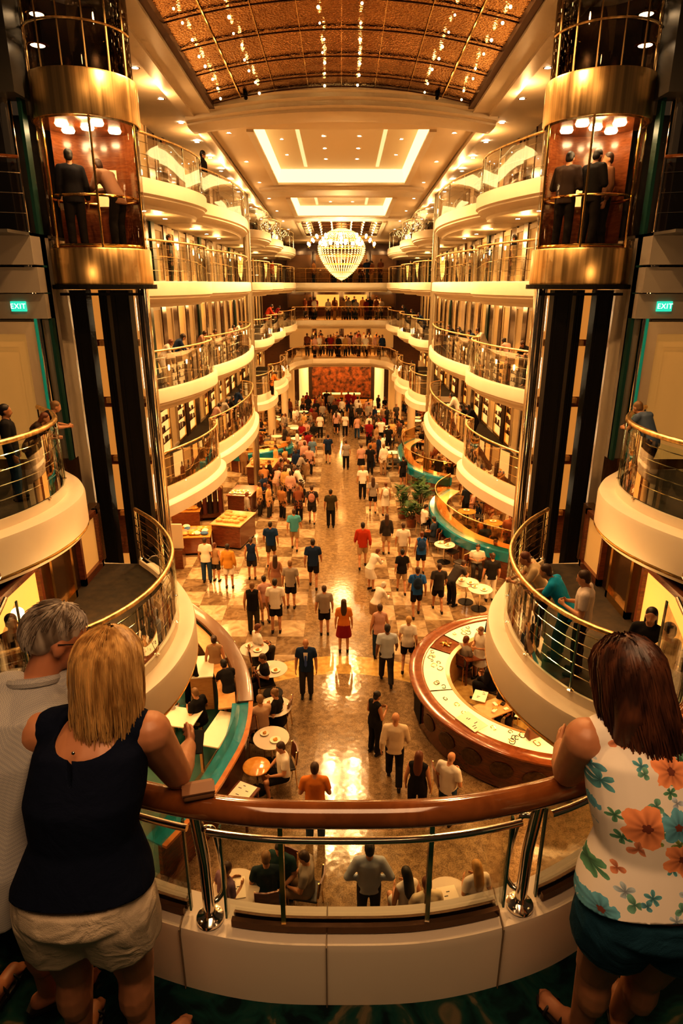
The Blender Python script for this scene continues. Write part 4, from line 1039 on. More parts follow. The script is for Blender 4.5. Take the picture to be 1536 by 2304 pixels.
m = thing('gold_starfish_ornament', 'golden star shaped ornament on the brown section of the round bar', 'ornament', (4.9 + 2.58 * math.cos(math.radians(144)), 13.65 + 2.58 * math.sin(math.radians(144)), FLOOR + 1.045))
for i in range(5): a = i * 1.257; MB().tube([(0, 0, .02), (.1 * math.cos(a), .1 * math.sin(a), .02), (.17 * math.cos(a + .3), .17 * math.sin(a + .3), .01)], [.04, .03, .012], 8).build('point', GOLD, m, True)
for i, (px, py, rz, lab) in enumerate(((1060, 1625, .6, 'large white sheet lying across the round bar'), (1080, 1560, -.4, 'white menu standing by the dark suited man inside the round bar'), (1160, 1545, .3, 'tall white folder at the back of the round bar'), (1180, 1600, -.6, 'pale blue brochure on the desk inside the round bar'))):
    x, y = ground(px, py, -9.1) if i == 0 else ground(px, py, -9.3); menu((x, y, -9.1 + .01 if i == 0 else -9.38), rz, lab, .2 if i == 0 else .16, .3 if i == 0 else .22)
for i, (px, py) in enumerate(((1110, 1590), (1010, 1590), (1072, 1470))):
    x, y = ground(px, py, -9.4); r = thing('writing_desk', ('small desk with papers in front of the dark suited man', 'red topped desk strewn with cards inside the round bar', 'tan desk at the back of the round bar')[i], 'desk', (x, y, FLOOR), (.5, -.3, .2)[i])
    bevel(MB().box(-.4, .4, -.28, .28, .74, .78).build('desk_top', (LIGHTWOOD, mat('red_leather', (.28, .045, .02), .5), MIDWOOD)[i], r), .01)
    for sx in (-1, 1):
        for sy in (-1, 1): MB().box(sx * .36 - .025, sx * .36 + .025, sy * .24 - .025, sy * .24 + .025, 0, .74).build('leg', DARKWOOD, r)
    for q in range(6):
        o = bevel(MB().obox((0, 0, .012), .05 + .03 * rr.random(), .04, .012 + .02 * rr.random(), rr.random() * 3).build('card_box', (PAPER, AMBERTOP, DARKMAT, PAPER)[q % 4], None, loc=(x + rr.uniform(-.28, .28), y + rr.uniform(-.2, .2), FLOOR + .785)), .004); tag(o, 'small card box scattered on the desks inside the round bar', 'box', 'card boxes in the round bar')
# handbag on the bar end
def handbag(loc, rz, col, label, s=1.0):
    r = thing('handbag', label, 'bag', loc, rz); r.scale = (s, s, s)
    bevel(MB().add([(x * (.17 if z else .2), y * (.05 if z else .09), z * .24) for z in (0, 1) for x, y in ((-1, -1), (1, -1), (1, 1), (-1, 1))], [(0, 1, 2, 3), (7, 6, 5, 4), (0, 4, 5, 1), (1, 5, 6, 2), (2, 6, 7, 3), (3, 7, 4, 0)]).build('bag_body', mat('bag_%d' % int(col[0] * 99 + col[1] * 9999), col, .5), r), .03, 3)
    MB().tube(cr([(-.1, 0, .23), (-.09, 0, .36), (0, 0, .41), (.09, 0, .36), (.1, 0, .23)], 5), .012, 6).build('handle', DARKMAT, r, True); return r
x, y = ground(1200, 1655, -9.1); handbag((x, y, -9.12), .4, (.16, .055, .02), 'brown handbag left on the end of the round bar top')
# ------------------------------------------------------------------ left bar with the teal top
lb = thing('curved_teal_bar', 'long curved bar with brown rim and teal inner top below the left bowed balcony', 'bar counter')
LB = cr([(-5.3, 18.2, 0), (-4.75, 17.7, 0), (-3.33, 15.95, 0), (-2.5, 14.3, 0), (-2.08, 12.8, 0), (-2.0, 11.45, 0), (-2.2, 10.4, 0), (-2.45, 9.6, 0), (-3.0, 8.5, 0)], 7)
up = [p for p in LB if p[1] > 12.4]; lo = [p for p in LB if p[1] <= 12.7]
m = MB(); sweep(m, LB, [(-.16, 0), (-.12, 1.06), (-.2, 1.06), (-.24, 0)], 1, FLOOR); m.build('front_panel', DARKWOOD, lb, True)
m = MB(); sweep(m, up, [(.02, 1.04), (.02, 1.10), (-.02, 1.12), (-.36, 1.12), (-.38, 1.08), (-.36, 1.04)], 1, FLOOR); m.build('rim', mat('brown_rim', (.12, .055, .025), .3, coat=.4), lb, True)
m = MB(); sweep(m, lo, [(.0, 1.04), (.0, 1.10), (-.1, 1.10), (-.1, 1.04)], 1, FLOOR); m.build('rim', wood('orange_rim_wood', (.42, .14, .04), (.52, .2, .06), .25), lb, True)
m = MB(); sweep(m, lo, [(-.1, 1.03), (-.1, 1.07), (-.48, 1.07), (-.48, 1.03)], 1, FLOOR); m.build('teal_top', TEAL, lb, True)
m = MB(); sweep(m, lo, [(-.29, 1.072), (-.30, 1.45), (-.305, 1.45), (-.295, 1.072)], 1, FLOOR); m.build('glass_screen', GLASSG, lb, True)
m = MB(); sweep(m, up, [(-.4, .7), (-.4, .98), (-.8, .98), (-.8, .94), (-.44, .94), (-.44, .7)], 1, FLOOR); m.build('inner_shelf', LIGHTWOOD, lb, True)
inn = offset(LB, -.5, 1); m = MB(); vs = []
for p in inn: vs += [(p[0], p[1], FLOOR + .012), (-8, p[1], FLOOR + .012)]
m.add(vs, [(2 * i, 2 * i + 2, 2 * i + 3, 2 * i + 1) for i in range(len(inn) - 1)]); struct(m.build('floor_bar_inlay', mat('teal_floor', (.006, .055, .045), .4, noise=(.01, .085, .07), nscale=2)))
for i, (px, py, w, l, rz, lab) in enumerate(((455, 1510, .3, .5, .15, 'tall pale cabinet standing inside the teal bar'), (497, 1635, .3, .6, -.25, 'long white topped table near the teal counter top'), (405, 1605, .42, .34, -.2, 'white topped table where the seated man leans'), (500, 1455, .32, .4, .1, 'cream topped table behind the brown bar rim'))):
    x, y = ground(px, py, -9.35); r = thing('service_table', lab, 'table', (x, y, FLOOR), rz); h = (1.0, .8, .76, .78)[i]
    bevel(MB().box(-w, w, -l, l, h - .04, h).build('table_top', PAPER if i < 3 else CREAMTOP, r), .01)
    if i == 0: MB().box(-w + .03, w - .03, -l + .03, l - .03, 0, h - .04).build('cabinet', LIGHTWOOD, r)
    else:
        for sx in (-1, 1):
            for sy in (-1, 1): MB().box(sx * (w - .06) - .03, sx * (w - .06) + .03, sy * (l - .06) - .03, sy * (l - .06) + .03, 0, h - .04).build('leg', LIGHTWOOD, r)
# round amber stool and menu by the bar, tables along it
x, y = ground(577, 1728, -9.6); r = thing('amber_pedestal_table', 'small round table with glossy amber top beside the teal bar', 'table', (x, y, FLOOR))
MB().lathe([(0, .62), (.27, .62), (.29, .635), (.29, .65), (.27, .665), (0, .67)], n=28).build('table_top', AMBERTOP, r, True); MB().tube([(0, 0, .03), (0, 0, .62)], .03, 8).build('stem', CHROME, r, True); MB().lathe([(.2, 0), (.2, .02), (.03, .05)], n=18).build('base', BLACK, r, True)
x, y = ground(545, 1780, -9.45); r = thing('square_side_table', 'square side table holding a white menu at the foot of the teal bar', 'table', (x, y, FLOOR), -.45)
bevel(MB().box(-.26, .26, -.26, .26, .68, .72).build('table_top', DARKWOOD, r), .01)
for sx in (-1, 1):
    for sy in (-1, 1): MB().box(sx * .21 - .02, sx * .21 + .02, sy * .21 - .02, sy * .21 + .02, 0, .68).build('leg', DARKWOOD, r)
menu((x, y, FLOOR + .722), -.45, 'large white menu on the square side table', .2, .23)
tabs = [(612, 1505, 'round white table by the bar rim, farthest of those along the teal bar'), (618, 1590, 'round white table before the crouching woman in black'), (610, 1660, 'round white table with a basket of snacks by the bar'), (572, 1460, 'round white table at the upper bend of the bar'), (1080, 1325, 'round table set with dishes near the waiter'), (1050, 1310, 'round table beside the stooping man'), (1000, 1225, 'round table under the teal counter'), (530, 2000, 'white table with a printed menu under the foreground glass, left side'), (1010, 2020, 'white table with a printed card under the foreground glass, beside the blond woman')]
for px, py, lab in tabs:
    x, y = ground(px, py, FLOOR + .74); put('table', T0(x, y), 0, lab)
    if py > 1900: menu((x, y, FLOOR + .748), .2, 'printed white menu ' + ('on the left table' if px < 700 else 'by the blond woman') + ' below the foreground glass', .16, .2)
    else:
        plate((x + .1, y - .1, FLOOR + .748), .12, 'food plate, ' + lab); plate((x - .16, y + .12, FLOOR + .748), .1, 'smaller plate, ' + lab.replace(', farthest of those along the teal bar', ''))
for i, (px, py, rz, lab) in enumerate(((640, 1760, 1.9, 'dark chair under the man in white by the amber table'), (632, 1640, 1.4, 'dark chair under the crouching woman in black'), (600, 1570, -1.2, 'empty dark chair tucked between the bar and a white table'), (585, 1520, -1.4, 'empty dark chair by the upper bar rim'), (590, 1700, -2.0, 'empty dark chair next to the basket table'), (1000, 1800, -1.4, 'dark chair pushed out behind the bald man in white'), (1035, 1290, .8, 'dark chair at the round table beside the stooping man'), (1110, 1290, -.8, 'dark chair at the dish covered table near the waiter'), (975, 1240, 1.2, 'dark chair below the teal counter'), (1015, 1265, -2.4, 'dark chair in front of the teal counter panels'))):
    x, y = ground(px, py); put('chair', T0(x, y), rz, lab)
# ------------------------------------------------------------------ teal topped counters farther down
def teal_counter(pts, label, sgn, gh=.75, name='teal_fronted_counter'):
    r = thing(name, label, 'counter'); P = cr([(x, y, 0) for x, y in pts], 7)
    m = MB(); sweep(m, P, [(-.05, 0), (-.05, .72), (-.2, .72), (-.2, 0)], sgn, FLOOR); m.build('front_panel', DARKWOOD, r, True)
    m = MB(); sweep(m, P, [(.03, .70), (.05, 1.05), (0, 1.1), (-.3, 1.1), (-.32, .95), (-.3, .70)], sgn, FLOOR); m.build('teal_band', TEAL, r, True)
    m = MB(); sweep(m, P, [(-.3, 1.06), (-.3, 1.1), (-.72, 1.1), (-.72, 1.06)], sgn, FLOOR); m.build('counter_top', LIGHTWOOD, r, True)
    m = MB(); sweep(m, P, [(-.2, 1.1), (-.2, 1.1 + gh), (-.21, 1.1 + gh), (-.21, 1.1)], sgn, FLOOR); m.build('glass_screen', GLASSA, r, True)
    MB().tube(lift(offset(P, -.2, sgn), FLOOR + 1.1 + gh), .02, 6).build('rail', BRASS, r, True)
    for p in resample(offset(P, -.04, sgn), 9): MB().box(p[0] - .03, p[0] + .03, p[1] - .03, p[1] + .03, FLOOR + .02, FLOOR + .7).build('panel_post', BRASS, r)
    return r
teal_counter([(4.9, 29.0), (4.1, 27.6), (3.82, 26.2), (3.98, 24.6), (4.6, 22.8), (5.9, 21.4), (7.2, 20.8)], 'curved counter with turquoise band and glass screen beside the potted plants', -1)
teal_counter([(4.4, 39.5), (3.5, 37.8), (3.25, 35.6), (3.35, 33.6), (4.1, 31.7), (5.3, 30.6)], 'curved counter with turquoise band farther down the right side', -1)
x0, y0 = ground(540, 1020, -9.1); x1, y1 = ground(655, 1005, -9.1)
teal_counter([(x0 - .6, y0 + .1), (x0, y0 - .2), ((x0 + x1) / 2, y0 + .3), (x1, y1), (x1 - .1, y1 + 1.5)], 'golden display counter with turquoise edge on the left side', -1, .3)
# ------------------------------------------------------------------ market counters on the left
def box_counter(x, y, w, l, h, rz, label, topm=LIGHTWOOD, side=DARKWOOD):
    r = thing('market_counter', label, 'counter', (x, y, FLOOR), rz)
    m = MB(); m.box(-w, w, -l, l, .06, h - .06); bevel(m.build('cabinet', side, r), .05, 3); MB().box(-w + .06, w - .06, -l + .06, l - .06, 0, .07).build('plinth', BLACK, r)
    bevel(MB().box(-w - .04, w + .04, -l - .04, l + .04, h - .06, h).build('counter_top', topm, r), .02); return r
cts = [(525, 1165, .62, .85, 1.05, -.25, 'dark wooden counter heaped with bread, nearest on the left', LIGHTWOOD), (548, 1103, .55, .8, 1.05, -.15, 'dark counter carrying a white tray behind the bread counter', MIDWOOD), (592, 1040, .7, .9, 1.05, -.1, 'honey topped counter before the golden display', LIGHTWOOD), (440, 1195, .6, .6, .8, .1, 'low table with orange cushions and wraps beside the steel upright', AMBERTOP), (420, 1140, .6, .6, .9, .1, 'amber merchandise table at the back of the left stall', AMBERTOP), (470, 1120, .5, .5, .9, .2, 'cloth covered table with white paper stands', PAPER)]
rr = random.Random(11)
BREAD = mat('bread_crust', (.52, .26, .08), .6, noise=(.68, .42, .17), nscale=12)
PINK = mat('pink_cloth', (.55, .22, .16), .7); BLUEB = mat('blue_cloth', (.04, .12, .3), .7)
for ci, (px, py, w, l, h, rz, lab, tm) in enumerate(cts):
    x, y = ground(px, py, FLOOR + h); box_counter(x, y, w, l, h, rz, lab, tm, DARKWOOD if ci < 3 else MIDWOOD)
    for k in range(13):
        dx, dy = (k % 4 - 1.5) * w * .42 + rr.uniform(-.05, .05), (k // 4 - 1.5) * l * .42 + rr.uniform(-.05, .05); c, s_ = math.cos(rz), math.sin(rz); p = (x + dx * c - dy * s_, y + dx * s_ + dy * c, FLOOR + h)
        if ci in (0, 2): o = MB().ell((0, 0, .06), (.16, .09, .08), 10, 7).build('bread_loaf', BREAD, None, True, loc=p); tag(o, ('brown bread loaf heaped on the nearest left counter', '', 'golden loaf on the honey topped counter')[ci], 'bread', 'loaves on left counter %s' % ('nearest' if ci == 0 else 'honey'))
        elif ci == 1 and k < 7: plate((p[0], p[1], p[2]), .15, 'white plate of pastries on the dark counter with tray', True, 'plates on the tray counter')
        elif ci in (3, 4): o = MB().ell((0, 0, .07), (.17, .14, .07), 10, 7).build('cushion', (AMBERTOP, PINK, PAPER, BREAD, BLUEB)[(k * 7 + ci) % 5], None, True, loc=p); o.rotation_euler = (0, 0, rr.random() * 3); tag(o, ('amber', 'pink', 'white', 'tan', 'blue')[(k * 7 + ci) % 5] + ' cushion on the ' + ('low table by the steel upright' if ci == 3 else 'amber merchandise table'), 'cushion', 'cushions on stall %d' % ci)
        elif ci == 5 and k < 4: menu((p[0], p[1], p[2] + .22), .2, 'white paper stand on the cloth covered table', .13, .2, tilt=1.25, name='paper_stand', marks=False)['group'] = 'white paper stands'
# white draped sign stand and dark coat rack of the left stall
x, y = ground(402, 1275); r = thing('draped_stand', 'tall stand draped in a white cloth beside the left steel upright', 'stand', (x, y, FLOOR)); bevel(MB().box(-.26, .26, -.05, .05, .75, 1.75).build('cloth_panel', WHITECLOTH, r), .04); MB().box(-.24, .24, -.22, .22, 0, .75).build('cabinet', DARKWOOD, r)
x, y = ground(470, 1180); r = thing('garment_rack', 'rack of long dark coats at the back of the left stall', 'clothes rack', (x, y, FLOOR), .3)
for sx in (-1, 1): MB().tube([(sx * .7, 0, 0), (sx * .7, 0, 1.75)], .02, 6).build('upright', CHROME, r, True)
MB().tube([(-.7, 0, 1.75), (.7, 0, 1.75)], .018, 6).build('hanging_bar', CHROME, r, True)
for k in range(6):
    o = MB().lathe([(.0, 1.72), (.05, 1.7), (.17, 1.6), (.16, 1.2), (.2, .55), (0, .55)], n=12).build('coat', cloth(((.02, .012, .01), (.05, .02, .012), (.1, .03, .02))[k % 3]), None, True, loc=(x + (k - 2.5) * .22, y + (k - 2.5) * .068, FLOOR)); o.scale = (.6, 1, 1); tag(o, 'long dark coat hanging on the rack of the left stall', 'coat', 'coats on the left rack')
# tables inside the right counter
for i, (px, py, lab) in enumerate(((1050, 1150, 'amber lit table behind the turquoise counter, nearest the palm'), (1110, 1175, 'amber lit table behind the turquoise counter, nearest the lift'), (1000, 1100, 'round amber counter table with dishes behind the palm'), (990, 1040, 'small lit table inside the farther turquoise counter'), (1010, 1010, 'small lit table at the back of the farther turquoise counter'))):
    x, y = ground(px, py, FLOOR + .75); put('table', T0(x, y), 0, lab, mats={'table_top': AMBERTOP if i < 3 else CREAMTOP})
    plate((x, y + .1, FLOOR + .748), .14, 'white plate on the ' + lab); put('chair', T0(x + .55, y + .2), 1.6, 'dark chair right of the ' + lab); put('chair', T0(x - .5, y + .3), -1.8, 'dark chair left of the ' + lab)
# palms
def palm(x, y, h, label, n=26, seed=1):
    r = thing('potted_palm', label, 'plant', (x, y, FLOOR)); rr = random.Random(seed)
    MB().lathe([(0, 0), (.2, 0), (.27, .4), (.29, .42), (.24, .42), (.23, .38), (0, .38)], n=18).build('pot', MIDWOOD, r, True)
    m = MB()
    for k in range(4): a = k * 1.6; m.tube([(.05 * math.cos(a), .05 * math.sin(a), .36), (.12 * math.cos(a), .12 * math.sin(a), h * .55), (.3 * math.cos(a), .3 * math.sin(a), h * .8)], [.025, .02, .012], 6)
    m.build('stem', mat('bark', (.08, .045, .02), .8), r, True)
    m = MB()
    for k in range(n):
        a = rr.uniform(0, 6.28); z0 = h * rr.uniform(.45, .95); c = V((rr.uniform(-.3, .3), rr.uniform(-.3, .3), z0)); d = V((math.cos(a), math.sin(a), rr.uniform(.1, 1.0))).normalized(); L = rr.uniform(.25, .5)
        for q in range(7):
            t = q / 6; p = c + d * L * t - V((0, 0, .25 * L * t * t)); sd = d.cross(V((0, 0, 1))).normalized()
            for sg in (-1, 1):
                tip = p + sd * sg * .13 * (1 - .5 * t) + d * .09 + V((0, 0, .02)); w_ = d * .03; m.add([p - w_, p + w_, tip], [(0, 1, 2)])
    m.build('foliage', LEAF, r); return r
for i, (px, py, h, lab) in enumerate(((905, 1165, 1.5, 'bushy green potted plant nearest the aisle'), (945, 1165, 1.6, 'tall green potted plant beside the turquoise counter'), (925, 1185, 1.1, 'low green potted plant in front of the others'), (940, 1130, 1.2, 'green potted plant at the back of the cluster'))):
    x, y = ground(px, py); palm(x, y, h, lab, 60, i)
# pendant lanterns and wall lights glowing over the shops are the downlights; small far tables
rr = random.Random(21)
for s in (-1, 1):
    for k in range(16):
        x = s * rr.uniform(2.4, 6.3); y = 35.5 + k * 1.05 + rr.uniform(-.3, .3)
        for cx_, cy_c in ((5.4, 38.2), (4.8, 44), (4.4, 50), (4.2, 52)):
            if math.hypot(x - s * cx_, y - cy_c) < 1.25: x = s * (cx_ - 1.4)
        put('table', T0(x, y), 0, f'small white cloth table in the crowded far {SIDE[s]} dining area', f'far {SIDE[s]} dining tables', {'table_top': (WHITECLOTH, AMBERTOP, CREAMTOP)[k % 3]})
        for q in range(2): put('chair', T0(x + rr.choice((-.6, .6)), y + (q - .5) * .5), rr.choice((-1.6, 1.6)), f'dark chair in the crowded far {SIDE[s]} dining area', f'far {SIDE[s]} dining chairs')
# ------------------------------------------------------------------ people on the promenade (px of the feet)
BK, NV, CH, GY, WH, KH, OL, TL = (.012, .011, .012), (.012, .028, .075), (.035, .03, .028), (.30, .26, .22), (.72, .66, .58), (.40, .29, .17), (.045, .038, .018), (.08, .33, .42)
RD_, OR, DR, LB_, BL, PK, TN, DN = (.42, .045, .016), (.60, .20, .035), (.22, .012, .016), (.42, .46, .52), (.02, .10, .34), (.55, .32, .26), (.34, .22, .12), (.025, .055, .11)
A, B, S_, HO, HI = 'walkA', 'walkB', 'stand', 'hold', 'hips'
def cv(*a): return a
AISLE = [
 (690, 1568, S_, 'm', 'tee', NV, 'pants', CH, None, '', 1, 3.14, 1.72, 'bald man in a dark vest and grey trousers walking towards the viewer'),
 (773, 1466, S_, 'f', 'tee', OR, 'skirt', DR, 'long', 'brown', 0, 0, 1.70, 'woman in orange top and dark red skirt'),
 (730, 1428, S_, 'm', 'tee', GY, 'shorts', BK, 'short', 'brown', 0, .1, 1.66, 'man in grey tee and black shorts left of the red skirted woman'),
 (868, 1538, A, 'm', 'tee', LB_, 'pants', CH, 'short', 'black', 2, 0, 1.80, 'man in pale blue shirt and dark trousers walking away'),
 (852, 1480, S_, 'f', 'tank', PK, 'pants', DN, 'short', 'brown', 0, .1, 1.72, 'woman in pink striped tank and jeans just ahead of the pale blue shirt'),
 (915, 1508, B, 'f', 'tee', WH, 'shorts', BK, 'short', 'blond', 0, -.15, 1.68, 'woman in white top and black shorts beside the round bar'),
 (622, 1423, S_, 'm', 'tee', WH, 'shorts', BK, 'short', 'black', 0, 0, 1.82, 'man in large white tee and black shorts'),
 (572, 1425, S_, 'm', 'tank', BK, 'pants', OL, 'short', 'sand', 0, 0, 1.74, 'man in black tank top and olive trousers'),
 (598, 1402, HO, 'f', 'tee', PK, 'shorts', TN, 'bun', 'black', 0, .4, 1.64, 'woman in pink top between the black tank and the white tee'),
 (655, 1368, S_, 'm', 'tee', GY, 'shorts', BK, 'short', 'sand', 0, -.1, 1.72, 'man in greyish tee and black shorts behind the large white tee'),
 (622, 1350, S_, 'f', 'tank', (.30, .15, .10), 'skirt', TN, 'long', 'brown', 1, 0, 1.66, 'woman in a brown dress hidden behind the white tee man'),
 (705, 1323, A, 'm', 'tee', NV, 'shorts', BK, 'short', 'black', 1, 0, 1.86, 'man in navy tee and black shorts alone on the aisle'),
 (568, 1303, S_, 'f', 'tank', NV, 'shorts', CH, 'pony', 'brown', 0, 0, 1.62, 'woman in navy vest with a tan collar and ponytail'),
 (611, 1272, B, 'm', 'tee', (.01, .035, .10), 'shorts', OL, 'short', 'black', 1, .05, 1.78, 'man in deep blue tee and olive shorts'),
 (663, 1238, A, 'm', 'tee', TL, 'shorts', KH, 'short', 'brown', 0, 0, 1.76, 'man in turquoise tee and khaki shorts'),
 (517, 1323, S_, 'f', 'long', (.50, .24, .04), 'shorts', WH, 'short', 'black', 1, 0, 1.68, 'woman in mustard top and white shorts'),
 (467, 1310, S_, 'f', 'tee', WH, 'pants', DN, 'short', 'brown', 1, 0, 1.74, 'woman in white top and dark jeans with a shoulder bag strap'),
 (488, 1308, S_, 'f', 'tank', TN, 'shorts', CH, 'pony', 'auburn', 0, -.3, 1.5, 'slim girl in tan top standing between the white and mustard tops'),
 (702, 1178, A, 'm', 'tee', CH, 'shorts', CH, 'short', 'brown', 0, 0, 1.78, 'man in charcoal tee carrying a pink backpack'),
 (744, 1187, S_, 'm', 'tee', OL, 'pants', BK, 'short', 'black', 1, 0, 1.76, 'man in olive tee and black trousers in the middle of the aisle'),
 (815, 1278, B, 'm', 'long', RD_, 'shorts', KH, 'short', 'black', 0, 0, 1.84, 'man in red sweater and khaki shorts'),
 (868, 1246, S_, 'f', 'long', CH, 'shorts', KH, 'long', 'brown', 0, 0, 1.68, 'woman in dark cardigan and tan shorts with long hair'),
 (904, 1272, S_, 'm', 'tee', WH, 'shorts', KH, 'short', 'brown', 0, 0, 1.72, 'man in white tee before the turquoise counter'),
 (902, 1335, A, 'f', 'tee', BK, 'shorts', KH, 'short', 'black', 0, 0, 1.66, 'woman in black top and tan shorts with a shoulder bag'),
 (935, 1388, B, 'm', 'tee', BL, 'shorts', BK, 'short', 'brown', 1, 0, 1.76, 'man in bright blue tee with a dark backpack'),
 (983, 1376, A, 'm', 'tee', CH, 'shorts', BK, 'short', 'brown', 1, 0, 1.72, 'man in charcoal tee right of the blue tee'),
 (945, 1290, S_, 'f', 'tank', BL, 'shorts', BK, 'bun', 'auburn', 0, 0, 1.66, 'woman in blue tank top with a dark backpack'),
 (1015, 1362, 'stoop', 'm', 'tee', CH, 'pants', BK, 'short', 'brown', 1, -1.0, 1.76, 'man in dark clothes stooping over a table'),
 (1100, 1352, S_, 'm', 'tee', BK, 'pants', WH, 'short', 'brown', 0, 0, 1.76, 'waiter in black top and white trousers by the tables'),
 (866, 1160, S_, 'f', 'tank', WH, 'skirt', WH, 'bun', 'auburn', 0, .2, 1.6, 'red haired woman in a white dress by the plants'),
 (838, 1153, A, 'f', 'tee', GY, 'shorts', BK, 'long', 'brown', 0, 0, 1.72, 'woman in grey top and black shorts'),
 (815, 1123, S_, 'm', 'tee', WH, 'pants', BK, 'short', 'blond', 0, 0, 1.74, 'man in white tee and black trousers walking beside the grey top'),
 (832, 1068, S_, 'm', 'tee', BK, 'pants', BK, 'short', 'black', 1, 0, 1.70, 'man all in black with a small backpack'),
 (812, 1066, S_, 'f', 'tee', PK, 'skirt', BK, 'short', 'brown', 0, 0, 1.70, 'woman in pink striped top and black skirt'),
 (778, 1056, S_, 'f', 'tee', GY, 'pants', BK, 'short', 'brown', 0, 0, 1.72, 'woman in pale grey top and black leggings'),
 (738, 1043, A, 'm', 'tee', NV, 'shorts', CH, 'short', 'black', 0, 0, 1.76, 'man in navy tee and grey shorts far down the aisle'),
 (873, 1018, S_, 'm', 'tee', BK, 'pants', BK, 'short', 'black', 1, 0, 1.74, 'man in black right of the far white shirt'),
 (856, 1000, S_, 'm', 'tee', WH, 'pants', BK, 'short', 'black', 1, 0, 1.76, 'man in white shirt and black trousers far down the right side'),
 (835, 1328, 'lean', 'f', 'long', WH, 'skirt', WH, 'short', 'auburn', 0, -.9, 1.62, 'person in a long white robe bending sideways on the aisle'),
 (846, 1412, 'lean', 'f', 'long', WH, 'skirt', TN, 'short', 'white', 0, -.9, 1.6, 'second person in white bending behind the pink tank top'),
 (842, 1695, HO, 'f', 'tank', BK, 'pants', BK, 'bun', 'black', 1, -.9, 1.66, 'woman in a black jumpsuit facing the bald man'),
 (885, 1763, A, 'm', 'long', (.62, .50, .36), 'pants', BK, None, '', 0, -.1, 1.80, 'bald man in cream shirt and black trousers'),
 (935, 1850, S_, 'f', 'tank', BK, 'pants', BK, 'long', 'auburn', 0, -.3, 1.72, 'woman in sleeveless black dress with auburn hair near the handrail'),
 (1002, 1852, HO, 'm', 'tee', WH, 'pants', DN, None, '', 0, -.7, 1.70, 'bald man in white tee reading a brochure near the handrail'),
 (710, 1890, HO, 'm', 'tee', OR, 'pants', DN, 'short', 'brown', 0, 0, 1.80, 'man in orange tee and jeans near the handrail'),
 (828, 2085, HI, 'm', 'long', LB_, 'pants', CH, 'short', 'black', 0, 0, 1.80, 'man in pale blue shirt seen through the front glass'),
 (650, 1108, S_, 'f', 'long', CH, 'skirt', BK, 'short', 'auburn', 0, 0, 1.74, 'woman in long dark dress beside the left tables'),
 (682, 1045, S_, 'f', 'tee', PK, 'pants', BK, 'short', 'blond', 0, 0, 1.72, 'woman in pink top and black trousers at the left edge of the aisle'),
 (703, 1048, S_, 'f', 'tee', (.12, .2, .3), 'shorts', WH, 'short', 'blond', 0, -.1, 1.72, 'woman in steel blue top and white shorts'),
 (720, 986, S_, 'f', 'tee', WH, 'pants', BK, 'short', 'brown', 0, 0, 1.74, 'woman in white top far down the left of the aisle'),
 (756, 978, A, 'f', 'tee', PK, 'shorts', BK, 'long', 'brown', 0, 0, 1.70, 'woman in rosy top and black shorts in the far aisle'),
 (776, 983, B, 'f', 'tee', WH, 'pants', BK, 'short', 'blond', 0, 0, 1.68, 'woman in white top and leggings, centre of the far aisle'),
 (803, 988, A, 'f', 'tank', PK, 'pants', DN, 'bun', 'brown', 0, 0, 1.64, 'woman in pale top and blue jeans in the far aisle'),
 (832, 983, S_, 'm', 'tee', CH, 'pants', BK, 'short', 'brown', 1, 0, 1.76, 'man in charcoal top and dark trousers in the far aisle'),
 (790, 962, S_, 'f', 'tank', BK, 'pants', BK, 'long', 'black', 1, 0, 1.74, 'woman all in black with long hair in the far aisle'),
 (735, 925, S_, 'm', 'tee', BK, 'pants', BK, 'short', 'black', 1, 0, 1.76, 'man in black standing close to the stage'),
 (905, 1095, S_, 'f', 'tee', BK, 'shorts', BK, 'short', 'black', 1, .5, 1.66, 'woman in black beside the farther turquoise counter'),
 # inside the bars
 (490, 1560, S_, 'f', 'tank', TN, 'skirt', BK, 'bun', 'brown', 0, .1, 1.72, 'woman in tan backless top and black skirt inside the teal bar'),
 (520, 1625, 'lean', 'f', 'tee', BK, 'skirt', BK, 'short', 'black', 2, .5, 1.72, 'waitress in black with white apron string leaning inside the teal bar'),
 (432, 1590, S_, 'm', 'long', BK, 'pants', BK, 'short', 'black', 1, -.5, 1.7, 'person in black standing beside the pale cabinet'),
 (1075, 1530, HO, 'f', 'tee', WH, 'skirt', WH, 'short', 'sand', 0, 2.2, 1.66, 'woman in a white dress holding papers inside the round bar'),
 (1105, 1500, S_, 'm', 'long', NV, 'pants', BK, 'short', 'blond', 0, 2.4, 1.74, 'man in navy jacket at the back of the round bar'),
 (1045, 1170, S_, 'm', 'tee', (.02, .03, .05), 'pants', BK, 'short', 'black', 1, .6, 1.74, 'man in dark shirt behind the turquoise counter'),
]
for (px, py, ps, sex, top, tc, bot, bc, hair, hc, sk, rz, h, lab) in AISLE:
    x, y = ground(px, py); pr = person(T0(x, y, .004), rz, ps, sex, top, tc, bot, bc, hair, hc or 'brown', sk, lab, h)
    if lab.startswith('bald man in a dark vest'):
        m = MB(); m.add([(-.06, .145, 1.44), (.06, .145, 1.44), (.035, .165, 1.2), (.0, .17, 1.12), (-.035, .165, 1.2)], [(0, 1, 2, 3, 4)]); m.build('shirt_front', cloth(WH), pr)
        m = MB(); m.add([(-.03, .172, 1.36), (.03, .172, 1.36), (.035, .178, 1.08), (0, .178, 1.02), (-.035, .178, 1.08)], [(0, 1, 2, 3, 4)]); m.build('scarf', cloth((.05, .09, .3)), pr)
